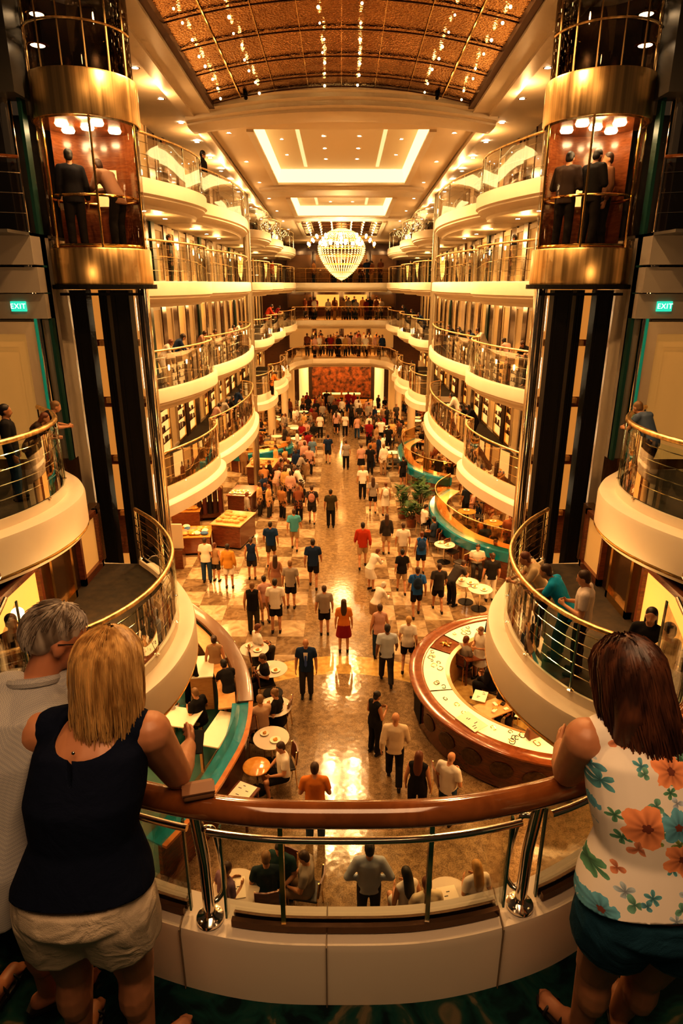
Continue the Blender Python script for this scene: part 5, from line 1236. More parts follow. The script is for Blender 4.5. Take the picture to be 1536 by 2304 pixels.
SIT = [(640, 1775, 'm', 'tee', WH, 'shorts', BK, 'short', 'brown', 0, 1.9, 'seated man in white shirt by the amber table'), (632, 1650, 'f', 'tee', BK, 'shorts', BK, 'bun', 'sand', 0, 1.2, 'seated woman in black crouching over her plate by the bar'), (590, 1665, 'm', 'tee', (.55, .36, .24), 'shorts', CH, 'short', 'sand', 0, .4, 'seated man in tan top against the bar front'), (605, 1560, 'f', 'tee', BK, 'pants', BK, 'short', 'brown', 1, 1.9, 'seated woman in dark top at the white table by the bar'), (580, 1490, 'f', 'tee', WH, 'pants', CH, 'short', 'auburn', 0, -1.0, 'seated woman in white at the upper bend of the bar'),
 (598, 1945, 'm', 'tee', (.02, .035, .04), 'shorts', CH, 'short', 'sand', 0, .1, 'seated man in dark striped tee under the front glass'), (690, 1930, 'm', 'tee', GY, 'shorts', TN, 'short', 'brown', 0, 1.4, 'seated man in grey turned sideways under the front glass'), (495, 1965, 'f', 'tee', (.16, .1, .14), 'pants', CH, 'short', 'brown', 1, -.8, 'seated woman in mauve at the left table under the front glass'), (632, 1905, 'm', 'tee', (.02, .05, .05), 'pants', DN, 'short', 'black', 0, 2.8, 'seated man in dark teal behind the left glass clip'), (922, 1980, 'f', 'tank', WH, 'skirt', WH, 'long', 'black', 0, .4, 'seated woman with long black hair under the front glass'), (962, 1995, 'm', 'tee', (.70, .60, .42), 'shorts', TN, 'short', 'auburn', 0, .2, 'seated man in cream tee under the front glass'), (1080, 1965, 'f', 'tee', WH, 'pants', DN, 'long', 'blond', 0, .3, 'seated woman in white tee with long blond hair'),
 (1040, 1520, 'f', 'tee', GY, 'pants', CH, 'short', 'auburn', 0, -.9, 'seated red haired woman in grey inside the round bar'), (1105, 1575, 'm', 'long', (.01, .009, .012), 'pants', BK, 'short', 'brown', 0, .9, 'seated man in dark suit at a desk inside the round bar'), (1140, 1628, 'm', 'long', BK, 'pants', BK, 'short', 'black', 0, 2.6, 'seated person in black on a leather chair inside the round bar'), (1070, 1290, 'm', 'tee', WH, 'pants', CH, 'short', 'brown', 0, 3.0, 'seated man in white at the dish covered table'), (1110, 1280, 'm', 'tee', TN, 'pants', CH, 'short', 'brown', 0, 2.6, 'seated man in tan behind the waiter'), (950, 1195, 'm', 'tee', WH, 'pants', BK, 'short', 'black', 0, -1.2, 'seated man in white next to the potted plants'), (975, 1225, 'f', 'tee', (.03, .05, .09), 'pants', BK, 'short', 'black', 1, .9, 'seated woman in dark blue below the turquoise band'), (455, 1650, 'm', 'tee', BK, 'shorts', TN, 'short', 'sand', 0, 1.0, 'boy in black leaning on the white table inside the teal bar'), (375, 1640, 'm', 'long', (.45, .42, .45), 'pants', (.03, .15, .14), 'short', 'black', 1, -.6, 'seated man in pale lilac shirt inside the teal bar')]
for i, (px, py, sex, top, tc, bot, bc, hair, hc, sk, rz, lab) in enumerate(SIT):
    x, y = ground(px, py, FLOOR + (1.19 if py > 1900 else .1)); person(T0(x, y), rz, 'sitarm' if i % 2 else 'sit', sex, top, tc, bot, bc, hair, hc, sk, lab, 1.74)
    if py > 1800 or (i not in (0, 1, 2, 3, 4) and py < 1800 and i != 19): put('chair', T0(x, y), rz, 'dark chair under the ' + lab)
# backpacks
def backpack(px, py, h, col, label, rz=0):
    x, y = ground(px, py); r = thing('backpack', label, 'bag', (x + .17 * math.sin(rz), y - .19, FLOOR + h), rz)
    m = MB(); m.ell((0, 0, 0), (.15, .085, .21), 14, 10); m.build('pack', cloth(col), r, True); m = MB(); m.ell((0, -.07, -.07), (.11, .045, .09), 12, 8); m.build('pocket', cloth(tuple(c * .7 for c in col)), r, True)
    for sx in (-1, 1): MB().tube(cr([(sx * .08, .07, .17), (sx * .10, .13, .24), (sx * .11, .22, .16)], 4), .014, 6).build('strap', cloth(tuple(c * .6 for c in col)), r, True)
backpack(935, 1388, 1.28, (.015, .03, .06), 'dark blue backpack on the man in the bright blue tee'); backpack(945, 1290, 1.2, (.02, .05, .14), 'navy backpack on the woman in the blue tank'); backpack(702, 1178, 1.28, (.42, .2, .15), 'pink backpack on the charcoal tee man'); backpack(866, 1160, 1.15, WH, 'white backpack on the red haired woman')
# ------------------------------------------------------------------ people on the balconies (px of the head)
EDGE = [(abs(x), y) for b in (bulgeA, bulgeB, bulgeC, bulgeD, bulgeE) for x, y in b]
def edge_x(y):
    best = 4.0
    for (x0, y0), (x1, y1) in zip(EDGE, EDGE[1:]):
        if y0 <= y <= y1 and y1 > y0: best = x0 + (x1 - x0) * (y - y0) / (y1 - y0)
    return best
HEADZ = {'lean': .855, 'stoop': .75}
def onb(px, py, z, rz, ps, sex, top, tc, bot, bc, hair, hc, sk, lab, h=1.72, near=False, group=None):
    if near:
        x, y = ground(px, py, z + h * HEADZ.get(ps, .935)); return person((x, y, z), rz, ps, sex, top, tc, bot, bc, hair, hc, sk, lab, h)
    zh = z + 1.62; ps = 'lean' if ps == 'lean' or z < L3 else ps
    for i in range(60):                       # slide back along the sight line until the feet are on the slab behind the railing
        x, y = ground(px, py, zh)
        if 16.2 < y and abs(x) > edge_x(y) + .60: break
        zh += -.012 if py > 638 else .012
    hh = min(1.8, max(1.3, (zh - z) / HEADZ.get(ps, .935)))
    if z >= L3: x, y = (math.copysign(max(abs(x), edge_x(y) + .5), x), y); hh = h
    return far_person((x, y, z), rz, ps, sex, top, tc, bot, bc, hair or 'short', hc, sk, lab, hh, group)
def onb3(px, py, z, rz, ps, sex, top, tc, bot, bc, hair, hc, sk, lab):
    a = (px - 768) / F; b = (1152 - py) / F; best = None
    for i in range(170):                      # depth at which the sight line crosses a spot half a metre behind the railing
        y = 16.6 + i * .2; t = y / (cT + b * sT); x = a * t
        if abs(x) > edge_x(y) + .6: best = (x, y, t * (b * cT - sT)); break
    x, y, zh = best or (math.copysign(4.8, a), 30, z + 1.6)
    far_person((x, y, z), rz, ps, sex, top, tc, bot, bc, hair, hc, sk, lab, min(1.8, max(1.3, (zh - z) / .935)))
n = 'lean'
for a in ((365, 772, 'f', 'tee', WH, 'pants', KH, 'short', 'auburn', -1.3, 'woman in white on the left second deck nearest the lift'), (392, 760, 'm', 'long', NV, 'pants', BK, 'short', 'black', -1.2, 'man in navy behind the woman in white'), (447, 762, 'f', 'tee', PK, 'pants', GY, 'short', 'brown', -1.6, 'woman in pink leaning over the left second deck'), (470, 755, 'm', 'tee', TN, 'pants', CH, 'short', 'brown', -1.5, 'man in tan beside the pink woman'), (513, 742, 'm', 'tee', PK, 'pants', CH, 'short', 'black', -1.2, 'man in rosy shirt farther along the left second deck'), (530, 740, 'f', 'tee', WH, 'pants', BK, 'short', 'brown', -1.5, 'woman in white farthest along the left second deck'),
          (1022, 744, 'm', 'long', BK, 'pants', BK, 'short', 'black', 1.2, 'man in black on the right second deck by the pillar'), (1046, 742, 'f', 'long', CH, 'pants', BK, 'long', 'black', 1.2, 'woman with dark hair on the right second deck'), (1070, 752, 'm', 'tee', NV, 'pants', BK, 'short', 'black', 1.4, 'man in navy left of the white tee on the right second deck'), (1090, 745, 'm', 'tee', WH, 'pants', WH, 'short', 'brown', 1.6, 'tall man in white standing on the right second deck'), (1146, 770, 'f', 'tee', PK, 'skirt', BK, 'bun', 'black', .6, 'woman in pale top and long dark skirt on the right second deck'), (1190, 775, 'm', 'long', BK, 'pants', BK, 'short', 'brown', 2.0, 'man in black suit on the right second deck'), (1222, 770, 'f', 'long', CH, 'pants', CH, 'long', 'black', 1.0, 'woman with a dark hat on the right second deck')):
    px, py, sex, top, tc, bot, bc, hair, hc, rz, lab = a; onb(px, py, L2, rz, n if rz < 0 else S_, sex, top, tc, bot, bc, hair, hc, 0, lab)
for a in ((1060, 568, 'm', CH, 1.3, 'man in grey on the right third deck, first of three'), (1100, 562, 'f', NV, 1.3, 'woman in navy on the right third deck, middle of three'), (1156, 560, 'm', BK, 1.2, 'man in black on the right third deck nearest the lift'), (383, 592, 'm', BK, -1.2, 'person in black at a table on the left third deck'), (612, 590, 'f', RD_, -1.2, 'woman in red beyond the left pillar on the third deck'), (925, 590, 'm', BK, 1.2, 'person in black beyond the right pillar on the third deck')):
    px, py, sex, tc, rz, lab = a; onb3(px, py, L3, rz, S_, sex, 'long', tc, 'pants', BK, 'short', 'black', 0, lab)
for a in ((365, 318, BK, -1.3, 'man in dark clothes on the left top deck'), (1168, 320, (.02, .03, .05), 1.3, 'man in dark clothes on the right top deck'), (455, 345, BK, -1.3, 'person in black at the end of the left top deck')):
    px, py, tc, rz, lab = a; onb3(px, py, L4, rz, S_, 'm', 'long', tc, 'pants', BK, 'short', 'black', 1, lab)
for a in ((480, 915, 'f', PK, -1.0, 'woman in pink at the left first deck, front of the row'), (498, 905, 'm', GY, -1.0, 'man in grey at the left first deck, middle of the row'), (510, 898, 'm', BK, -1.0, 'man in black at the left first deck, end of the row'), (528, 882, 'm', NV, -1.0, 'man in blue at the left first deck by the lit niche'), (1030, 892, 'f', WH, 1.2, 'woman in white robe on the right first deck'), (1050, 922, 'm', BK, 1.2, 'man in black on the right first deck'), (1068, 918, 'm', BK, 1.4, 'second man in black on the right first deck, nearer the lift'), (612, 850, 'f', OR, -1.2, 'woman in orange beyond the left pillar on the first deck'), (935, 815, 'm', BK, 1.2, 'man in black beyond the right pillar on the first deck')):
    px, py, sex, tc, rz, lab = a; onb(px, py, L1, rz, S_, sex, 'long', tc, 'skirt' if tc == WH else 'pants', tc if tc == WH else BK, 'short', 'black', 0, lab)
for px, py, tc, lab in ((600, 690, RD_, 'woman in red on the left second deck beyond the pillar'), (620, 692, DR, 'person in dark red on the left second deck beyond the pillar'), (605, 702, CH, 'dark figure leaning in the left bay beyond the pillar'), (935, 700, BK, 'dark figure on the right second deck beyond the pillar'), (952, 708, NV, 'figure in navy on the right second deck beyond the pillar'), (915, 690, BK, 'dark figure in the middle right bay of the second deck')):
    onb(px, py, L2, -1.2 if px < 768 else 1.2, S_, 'f', 'long', tc, 'pants', BK, 'short', 'black', 0, lab)
# near balconies
def onn(px, py, xf, z, rz, ps, sex, top, tc, bot, bc, hair, hc, sk, lab):
    a = (px - 768) / F; b = (1152 - py) / F; t = xf / a; zh = t * (b * cT - sT); h = min(1.84, max(1.4, (zh - z) / HEADZ.get(ps, .935)))
    return person((xf, t * (cT + b * sT), z), rz, ps, sex, top, tc, bot, bc, hair, hc, sk, lab, h)
onn(1466, 925, 5.3, LN + .012, .55, 'lean', 'm', 'tee', (.10, .14, .22), 'shorts', NV, 'short', 'sand', 0, 'man in blue shirt leaning on the near right balcony railing')
onn(10, 925, -5.35, LN + .012, -1.2, S_, 'm', 'long', BK, 'pants', DN, 'short', 'black', 1, 'person in black at the left edge on the near left balcony')
onn(66, 945, -5.32, LN + .012, -1.3, 'lean', 'f', 'tee', (.05, .03, .02), 'pants', BK, 'long', 'auburn', 0, 'woman with long auburn hair on the near left balcony')
onn(90, 920, -5.38, LN + .012, -1.1, 'lean', 'm', 'tee', BK, 'pants', BK, 'short', 'sand', 0, 'man in black with sandy hair on the near left balcony')
onb(1272, 1298, L1, 1.0, 'lean', 'f', 'tee', (.01, .30, .55), 'pants', (.01, .06, .10), 'short', 'brown', 1, 'woman in turquoise shirt on the right bowed balcony', 1.66, True)
onb(1322, 1300, L1, 1.1, HO, 'm', 'tee', (.62, .52, .46), 'pants', BK, 'short', 'brown', 0, 'man in white striped shirt on the right bowed balcony', 1.7, True)
onb(1222, 1262, L1, 1.4, 'lean', 'm', 'tee', (.6, .45, .26), 'pants', BK, 'short', 'auburn', 0, 'person in cream leaning far over the right bowed balcony', 1.6, True)
onb(1465, 1385, L1, 2.6, S_, 'f', 'long', BK, 'pants', BK, 'long', 'black', 0, 'dark haired woman in black in the right boutique', 1.6, True)
onb(1505, 1420, L1, .4, S_, 'f', 'tee', (.5, .38, .18), 'pants', BK, 'short', 'black', 0, 'woman in yellow top at the right edge of the boutique', 1.6, True)
onb(25, 1400, L1, -2.4, S_, 'm', 'long', BK, 'pants', BK, 'short', 'black', 1, 'figure in black beside the left boutique globe lamp', 1.6, True)
# lift passengers
for s, dx, dy, rz, ps, tc, hc, lab in ((-1, -.42, -.1, .5, S_, (.01, .01, .014), 'black', 'man in black suit inside the left lift'), (-1, .35, .1, 1.2, 'lean', (.25, .14, .09), 'brown', 'person in brown leaning in the left lift'), (1, -.45, .05, -.6, HO, (.05, .035, .03), 'black', 'man in grey jacket inside the right lift'), (1, .0, -.2, -1.0, HO, (.012, .01, .012), 'black', 'man in black inside the right lift'), (1, .45, .25, 1.5, S_, (.16, .07, .03), 'brown', 'person in brown at the back of the right lift')):
    person((s * 4.66 + dx * .9, 13.5 + dy, .61), rz, ps, 'm', 'long', tc, 'pants', (.012, .01, .01), 'short', hc, 1, lab, 1.72)
# ------------------------------------------------------------------ crowds
rr = random.Random(77)
PAL = [BK, BK, CH, NV, (.16, .05, .02), (.3, .14, .05), PK, WH, TN, (.5, .3, .12), DR, GY]
def rnd_far(loc, rz, ps, lab, group):
    sex = rr.choice('mf'); far_person(loc, rz, ps, sex, 'tee' if sex == 'm' else 'long', rr.choice(PAL), 'pants', rr.choice([BK, CH, NV, TN]), 'short', rr.choice(['black', 'brown', 'brown', 'auburn', 'sand']), rr.choice([0, 0, 1, 2]), lab, rr.uniform(1.6, 1.8), group)
OCC = [(o.location.x, o.location.y, o.location.z, .30 if o.get('category') == 'person' else .42) for o in C.objects if o.parent is None and o.get('category') in ('person', 'table', 'plant', 'counter', 'desk')]
LINES = [[(4.9, 29.0), (4.1, 27.6), (3.82, 26.2), (3.98, 24.6), (4.6, 22.8), (5.9, 21.4), (7.2, 20.8)], [(4.4, 39.5), (3.5, 37.8), (3.25, 35.6), (3.35, 33.6), (4.1, 31.7), (5.3, 30.6)]]
for o in C.objects:
    if o.name.startswith(('column', 'pillar')) and o.type == 'MESH':
        b = [V(c) for c in o.bound_box]; OCC.append((sum(v.x for v in b) / 8, sum(v.y for v in b) / 8, FLOOR, .7))
def free(x, y, z, r=.24):
    if any(abs(z - q[2]) < 1 and math.hypot(x - q[0], y - q[1]) < r + q[3] for q in OCC): return False
    if z < -9:
        for L in LINES:
            P = resample([V((a, b, 0)) for a, b in L], 24)
            if any(math.hypot(x - p.x, y - p.y) < .85 for p in P): return False
    OCC.append((x, y, z, r)); return True
def spot(fx, fy, z, tries=40):
    for _ in range(tries):
        x, y = fx(), fy()
        if free(x, y, z): return x, y
    return None
def crowd(n, fx, fy, z, frz, fps, lab, grp):
    for _ in range(n):
        q = spot(fx, fy, z)
        if q: rnd_far((q[0], q[1], z), frz(), fps(), lab, grp)
for s in (-1, 1):
    crowd(48, lambda: s * (1.75 + 4.6 * rr.random() ** 1.3), lambda: rr.uniform(34.5, 54), FLOOR, lambda: rr.uniform(0, 6.3), lambda: S_ if rr.random() < .55 else 'sit', f'small figure in the dense crowd on the far {SIDE[s]} of the promenade', f'far {SIDE[s]} promenade crowd')
crowd(24, lambda: -rr.uniform(1.8, 4.2), lambda: rr.uniform(26.5, 34.5), FLOOR, lambda: rr.uniform(-2, 2), lambda: rr.choice([S_, S_, 'sit', 'lean']), 'shopper in the crowd around the left market counters', 'shoppers at the left counters')
crowd(16, lambda: rr.uniform(4.6, 7.2), lambda: rr.uniform(23.5, 37), FLOOR, lambda: rr.uniform(0, 6), lambda: rr.choice([S_, 'sit']), 'guest among the tables behind the turquoise counters', 'guests behind the turquoise counters')
crowd(14, lambda: rr.uniform(-1.7, 1.9), lambda: rr.uniform(46, 54), FLOOR, lambda: rr.uniform(-.4, .4), lambda: S_, 'small figure walking in front of the stage', 'walkers before the stage')
for lv, kk in ((1, 30), (2, 22), (3, 12)):
    crowd(kk, lambda: rr.uniform(-3.2, 3.2), lambda: rr.uniform(53.0, 57.5) if rr.random() < .5 else rr.uniform(51.5 if lv != 2 else 53, 53.6), LV[lv][0], lambda: rr.uniform(2, 4.3), lambda: S_, f'small figure in the crowd on the far gallery of the {LV[lv][1]}', f'far gallery crowd {LV[lv][1]}')
# ------------------------------------------------------------------ the three people at the front railing
def floral():
    m = mat('floral_print', (.80, .73, .62), .85, spec=.15); N, Lk, b = nodes_of(m)
    tc = N.new('ShaderNodeTexCoord'); base = None
    def rgb(c): return (*c, 1)
    sx = N.new('ShaderNodeSeparateXYZ'); Lk.new(tc.outputs['Object'], sx.inputs[0])
    def M_(op, a, bb=None, c=None):
        n = N.new('ShaderNodeMath'); n.operation = op
        for i, v in enumerate((a, bb, c)):
            if v is None: continue
            if isinstance(v, (int, float)): n.inputs[i].default_value = v
            else: Lk.new(v, n.inputs[i])
        return n.outputs[0]
    def mixc(f, a, bb, mode='MIX'):
        n = N.new('ShaderNodeMix'); n.data_type = 'RGBA'; n.blend_type = mode
        for i, v in ((0, f), (6, a), (7, bb)):
            if isinstance(v, tuple): n.inputs[i].default_value = (*v, 1)
            elif isinstance(v, float): n.inputs[i].default_value = v
            else: Lk.new(v, n.inputs[i])
        return n.outputs[2]
    nz = N.new('ShaderNodeTexNoise'); nz.inputs['Scale'].default_value = 55; nz.inputs['Detail'].default_value = 2; Lk.new(tc.outputs['Object'], nz.inputs['Vector'])
    def layer(prev, scale, off, cols, rad, k, keep, lobes=.30, core=True):
        cb = N.new('ShaderNodeCombineXYZ'); Lk.new(M_('MULTIPLY_ADD', sx.outputs[0], scale, off[0]), cb.inputs[0]); Lk.new(M_('MULTIPLY_ADD', M_('MULTIPLY_ADD', sx.outputs[1], .35, sx.outputs[2]), scale, off[1]), cb.inputs[1])
        vo = N.new('ShaderNodeTexVoronoi'); vo.voronoi_dimensions = '2D'; vo.inputs['Scale'].default_value = 1; vo.inputs['Randomness'].default_value = .8; Lk.new(cb.outputs[0], vo.inputs['Vector'])
        sb = N.new('ShaderNodeVectorMath'); sb.operation = 'SUBTRACT'; Lk.new(cb.outputs[0], sb.inputs[0]); Lk.new(vo.outputs['Position'], sb.inputs[1]); q = N.new('ShaderNodeSeparateXYZ'); Lk.new(sb.outputs[0], q.inputs[0])
        sc_ = N.new('ShaderNodeSeparateColor'); Lk.new(vo.outputs['Color'], sc_.inputs[0])
        ang = M_('ARCTAN2', q.outputs[1], q.outputs[0]); r = vo.outputs['Distance']
        ph = M_('MULTIPLY_ADD', sc_.outputs[2], 6.28, M_('MULTIPLY', ang, k))
        lim = M_('MULTIPLY', M_('MULTIPLY_ADD', M_('ABSOLUTE', M_('COSINE', ph)), lobes, 1 - lobes), M_('MULTIPLY_ADD', sc_.outputs[0], rad * .45, rad * .65)); lim = M_('ADD', lim, M_('MULTIPLY_ADD', nz.outputs['Fac'], .16, -.08))
        mask = M_('MULTIPLY', M_('LESS_THAN', r, lim), M_('LESS_THAN', sc_.outputs[1], keep))
        rp = N.new('ShaderNodeValToRGB'); rp.color_ramp.interpolation = 'CONSTANT'; e = rp.color_ramp.elements; e[0].color = rgb(cols[0]); e[1].position = 1 / len(cols); e[1].color = rgb(cols[1])
        for i in range(2, len(cols)): x = e.new(i / len(cols)); x.color = rgb(cols[i])
        Lk.new(sc_.outputs[2], rp.inputs[0])
        rel = M_('DIVIDE', r, lim); sh = N.new('ShaderNodeValToRGB'); E_ = sh.color_ramp.elements; E_[0].position = .0; E_[0].color = (.45, .40, .40, 1); E_[1].position = .95; E_[1].color = (1.35, 1.3, 1.25, 1); Lk.new(M_('ADD', rel, M_('MULTIPLY_ADD', M_('COSINE', M_('MULTIPLY', ang, k * 4)), .14, 0)), sh.inputs[0])
        c = mixc(1.0, rp.outputs[0], sh.outputs[0], 'MULTIPLY')
        if core: c = mixc(M_('LESS_THAN', rel, .22), c, (.16, .05, .03))
        return mixc(mask, prev, c)
    c = layer((.80, .73, .62), 13, (.3, .7), [(.10, .26, .16), (.10, .30, .34), (.22, .30, .10), (.35, .45, .5)], .40, 2.5, .62, .75, False)
    c = layer(c, 13, (5.2, 3.1), [(.14, .32, .24), (.40, .48, .55), (.5, .22, .12), (.10, .28, .34)], .36, 1.5, .45, .8, False)
    c = layer(c, 6.8, (.4, .2), [(.60, .17, .05), (.09, .24, .42), (.66, .27, .12), (.27, .22, .42), (.12, .34, .44)], .44, 2.5, .66)
    Lk.new(c, b.inputs['Base Color'])
    return m
def stripes(name, c0, c1, sc):
    m = mat(name, c0, .85, spec=.15); N, Lk, b = nodes_of(m); tc = N.new('ShaderNodeTexCoord'); w = N.new('ShaderNodeTexChecker'); w.inputs['Scale'].default_value = sc
    w.inputs[1].default_value = (*c0, 1); w.inputs[2].default_value = (*c1, 1); Lk.new(tc.outputs['Object'], w.inputs[0]); Lk.new(w.outputs[0], b.inputs['Base Color']); return m
def fabric(name, col, sc=220, wr=.5):
    m = mat(name, col, .9, spec=.12); N, Lk, b = nodes_of(m); tc = N.new('ShaderNodeTexCoord'); n = N.new('ShaderNodeTexNoise'); n.inputs['Scale'].default_value = 7; n.inputs['Detail'].default_value = 3; n.inputs['Distortion'].default_value = 1.2
    n2 = N.new('ShaderNodeTexNoise'); n2.inputs['Scale'].default_value = sc; a = N.new('ShaderNodeMath'); a.operation = 'MULTIPLY_ADD'; a.inputs[1].default_value = .08; Lk.new(tc.outputs['Object'], n.inputs[0]); Lk.new(tc.outputs['Object'], n2.inputs[0])
    Lk.new(n2.outputs['Fac'], a.inputs[0]); Lk.new(n.outputs['Fac'], a.inputs[2]); bp = N.new('ShaderNodeBump'); bp.inputs['Strength'].default_value = wr; bp.inputs['Distance'].default_value = .03; Lk.new(a.outputs[0], bp.inputs['Height']); Lk.new(bp.outputs[0], b.inputs['Normal']); return m
SKF = mat('skin_fore', (.50, .235, .115), .42, noise=(.45, .20, .095), nscale=14)
SKF.node_tree.nodes['Principled BSDF'].inputs['Subsurface Weight'].default_value = .0
def carve(me, ells):
    """cut ellipsoid shaped openings (necklines, armholes) out of a garment"""
    o = bpy.data.objects.new('tmp', me); C.objects.link(o); tmp = []
    for c, r, M in ells:
        b = MB(); b.ell(c, r, 28, 20, M); k = b.build('tmp', IVORY); tmp.append(k); md = o.modifiers.new('b', 'BOOLEAN'); md.operation = 'DIFFERENCE'; md.object = k; md.solver = 'EXACT'
    dg = bpy.context.evaluated_depsgraph_get(); dg.update(); out = bpy.data.meshes.new_from_object(o.evaluated_get(dg)); out.materials.clear()
    bpy.data.objects.remove(o)
    for k in tmp: bpy.data.objects.remove(k)
    out.polygons.foreach_set('use_smooth', [True] * len(out.polygons)); return out
def strands(c, H, n, length, seed, wave=.0, k=1.0, face=.95, base=(.086, .104, .098), short=False, w=.0028, fall=None):
    rr = random.Random(seed); mb = MB(); fall = fall or V((0, 0, -1))
    for _ in range(n):
        az = rr.uniform(0, 2 * PI); th = math.acos(rr.uniform(.05 if not short else -.35, 1)); fr_ = math.cos(az - PI / 2)
        if th > .75 and fr_ > .35: continue
        if short and th > 1.55 and fr_ > -.2: continue
        if short and th > .95 and abs(math.cos(az)) > .72: continue
        L = length * rr.uniform(.82, 1.05); pts = []; S = 9; wp = rr.uniform(0, 6.28); g = rr.uniform(1.0, 1.11); s_ = 0.0
        def surf(a, t): return V((base[0] * math.sin(t) * math.cos(a), base[1] * math.sin(t) * math.sin(a) - .02, base[2] * math.cos(t) + .02)) * k * g
        t = th; a = az; p = None
        for i in range(S):
            if t < 1.62 and not short:
                q = c + H @ surf(a, t); t += L / S / .095 / k
                if math.cos(a - PI / 2) > .1: a += (.10 if math.cos(a) < 0 else -.10)
            elif short:
                q = c + H @ (surf(a, t) * (1 + .05 * i / S)); t += L / S / .095
                if math.cos(a - PI / 2) > .2: a += (.06 if math.cos(a) < 0 else -.06)
            else:
                d = fall + (H @ V((math.cos(a), math.sin(a), 0))) * (.10 - .16 * i / S); q = p + d.normalized() * (L / S)
            if wave and p is not None: q = q + V((math.sin(wp + i * 1.1), math.cos(wp * 1.7 + i * 1.1), 0)) * wave * (i / S)
            pts.append(q); p = q
        mb.tube(pts, [w * (1 - .6 * (i / (S - 1)) ** 2) for i in range(S)], 3, caps=False)
    return mb
def hairmat(name, c0, c1, rough=.38):
    m = mat(name, c0, rough, spec=.5); N, Lk, b = nodes_of(m); tc = N.new('ShaderNodeTexCoord'); n = N.new('ShaderNodeTexNoise'); n.inputs['Scale'].default_value = 30; n.inputs['Detail'].default_value = 2
    mp = N.new('ShaderNodeMapping'); mp.inputs['Scale'].default_value = (1, 1, .12); Lk.new(tc.outputs['Object'], mp.inputs[0]); Lk.new(mp.outputs[0], n.inputs[0]); r = N.new('ShaderNodeValToRGB'); r.color_ramp.elements[0].position = .38; r.color_ramp.elements[1].position = .62; r.color_ramp.elements[0].color = (*c0, 1); r.color_ramp.elements[1].color = (*c1, 1); Lk.new(n.outputs['Fac'], r.inputs[0]); Lk.new(r.outputs[0], b.inputs['Base Color']); return m
def fpart(name, mesh_or_mb, m, root, smooth=True):
    if isinstance(mesh_or_mb, MB): return mesh_or_mb.build(name, m, root, smooth)
    mesh_or_mb.materials.append(m); o = bpy.data.objects.new(name, mesh_or_mb); C.objects.link(o); o.parent = root; return o
def local(J, o): return {k: V(v) - o for k, v in J.items()}
FV = .0085
def sandal(J, k, fd, root, m):
    an = J['an' + k]; fd = V(fd).normalized(); rt = fd.cross(V((0, 0, 1))); z = an.z - .085; vs = []
    out = [(-.075, -.028), (-.09, 0), (-.075, .028), (0, .036), (.09, .044), (.15, .042), (.185, .02), (.19, -.01), (.165, -.036), (.09, -.042), (0, -.034)]
    for zz_ in (z, z + .016): vs += [V((an.x, an.y, 0)) + fd * a + rt * b + V((0, 0, zz_)) for a, b in out]
    n = len(out); mb = MB(); mb.add(vs, [tuple(range(n - 1, -1, -1)), tuple(range(n, 2 * n))] + [(i, (i + 1) % n, n + (i + 1) % n, n + i) for i in range(n)]); so = fpart('sandal', mb, m, root, False)
    for a, h in ((.125, .036), (.06, .062)):
        mb = MB(); b0 = V((an.x, an.y, z + .012)) + fd * a; mb.tube([b0 + rt * .046 * math.cos(t) + V((0, 0, h * math.sin(t))) for t in [PI * i / 10 for i in range(11)]], .006, 6); fpart('strap', mb, m, so)
# ---------- woman in navy
o = V((-.84, 1.62, DECK + .02)); W2 = thing('person', 'blonde woman in a navy sleeveless top and cream shorts leaning on the front handrail', 'person', o)
J = local(dict(pel=(-.83, 1.545, -1.83), chest=(-.815, 1.64, -1.53), neck=(-.795, 1.745, -1.335), head=(-.745, 1.80, -1.165), shR=(-.628, 1.745, -1.385), shL=(-.985, 1.745, -1.385), elR=(-.585, 1.85, -1.645), wrR=(-.595, 2.06, -1.70), elL=(-1.03, 1.9, -1.62), wrL=(-.84, 2.06, -1.685),
               hipR=(-.735, 1.545, -1.88), hipL=(-.925, 1.545, -1.88), knR=(-.735, 1.62, -2.27), knL=(-.945, 1.61, -2.27), anR=(-.725, 1.585, -2.645), anL=(-.965, 1.60, -2.645)), o)
H = head_frame(J, -.35, .30); fd = dict(R=V((.75, .65, 0)), L=V((-.1, 1, 0)))
fpart('body', remesh(body_mb(J, 'f', H, True, w=1.02, d=1.14, arm=1.36, leg=1.22, fdir=fd, curl=.7), .0075, 4), SKF, W2)
tp = MB(); R, up, Fw = axes(J); rg = torso(J, 'f', .022, lo=.05, w=1.03, d=1.16); rg[0] = (rg[0][0], rg[0][1] * 1.05, rg[0][2] * 1.05, *rg[0][3:])
rg = [(rg[0][0] + V((0, -.01, -.066)), rg[0][1] * 1.02, rg[0][2] * 1.02, *rg[0][3:])] + rg; loft(tp, rg[:-1], 24)
for k in 'LR': cap(tp, J['sh' + k].lerp(J['neck'], .72), .072, J['sh' + k].lerp(J['neck'], .24), .074)
me = remesh(tp, FV, 5); me = cut(me, rg[0][0] + V((0, 0, .03)), V((0, -.45, -1)))
nk = J['neck'] - Fw * .085 + up * .0
me = carve(me, [(nk - up * .02, (.100, .085, .105), None), (nk - up * .02 + Fw * .1, (.10, .15, .06), None), (J['pel'].lerp(J['neck'], .80) - Fw * .165 - R * .015, (.0085, .05, .05), Matrix.Rotation(-.2, 3, 'Y'))])
fpart('sleeveless_top', me, fabric('navy_fabric', (.006, .009, .022), 240, .35), W2)
bt = fpart('button', MB().ell(J['pel'].lerp(J['neck'], .885) - Fw * .137 - R * .013, (.006, .004, .006), 8, 6), CHROME, W2)
sh_ = bottom_mb(J, 'f', 'x', .02, w=1.03, d=1.14, leg=1.26, lf=.44); SHM = fabric('cream_twill', (.70, .58, .42), 300, .6)
sh_o = fpart('shorts', remesh(sh_, FV, 4), SHM, W2)
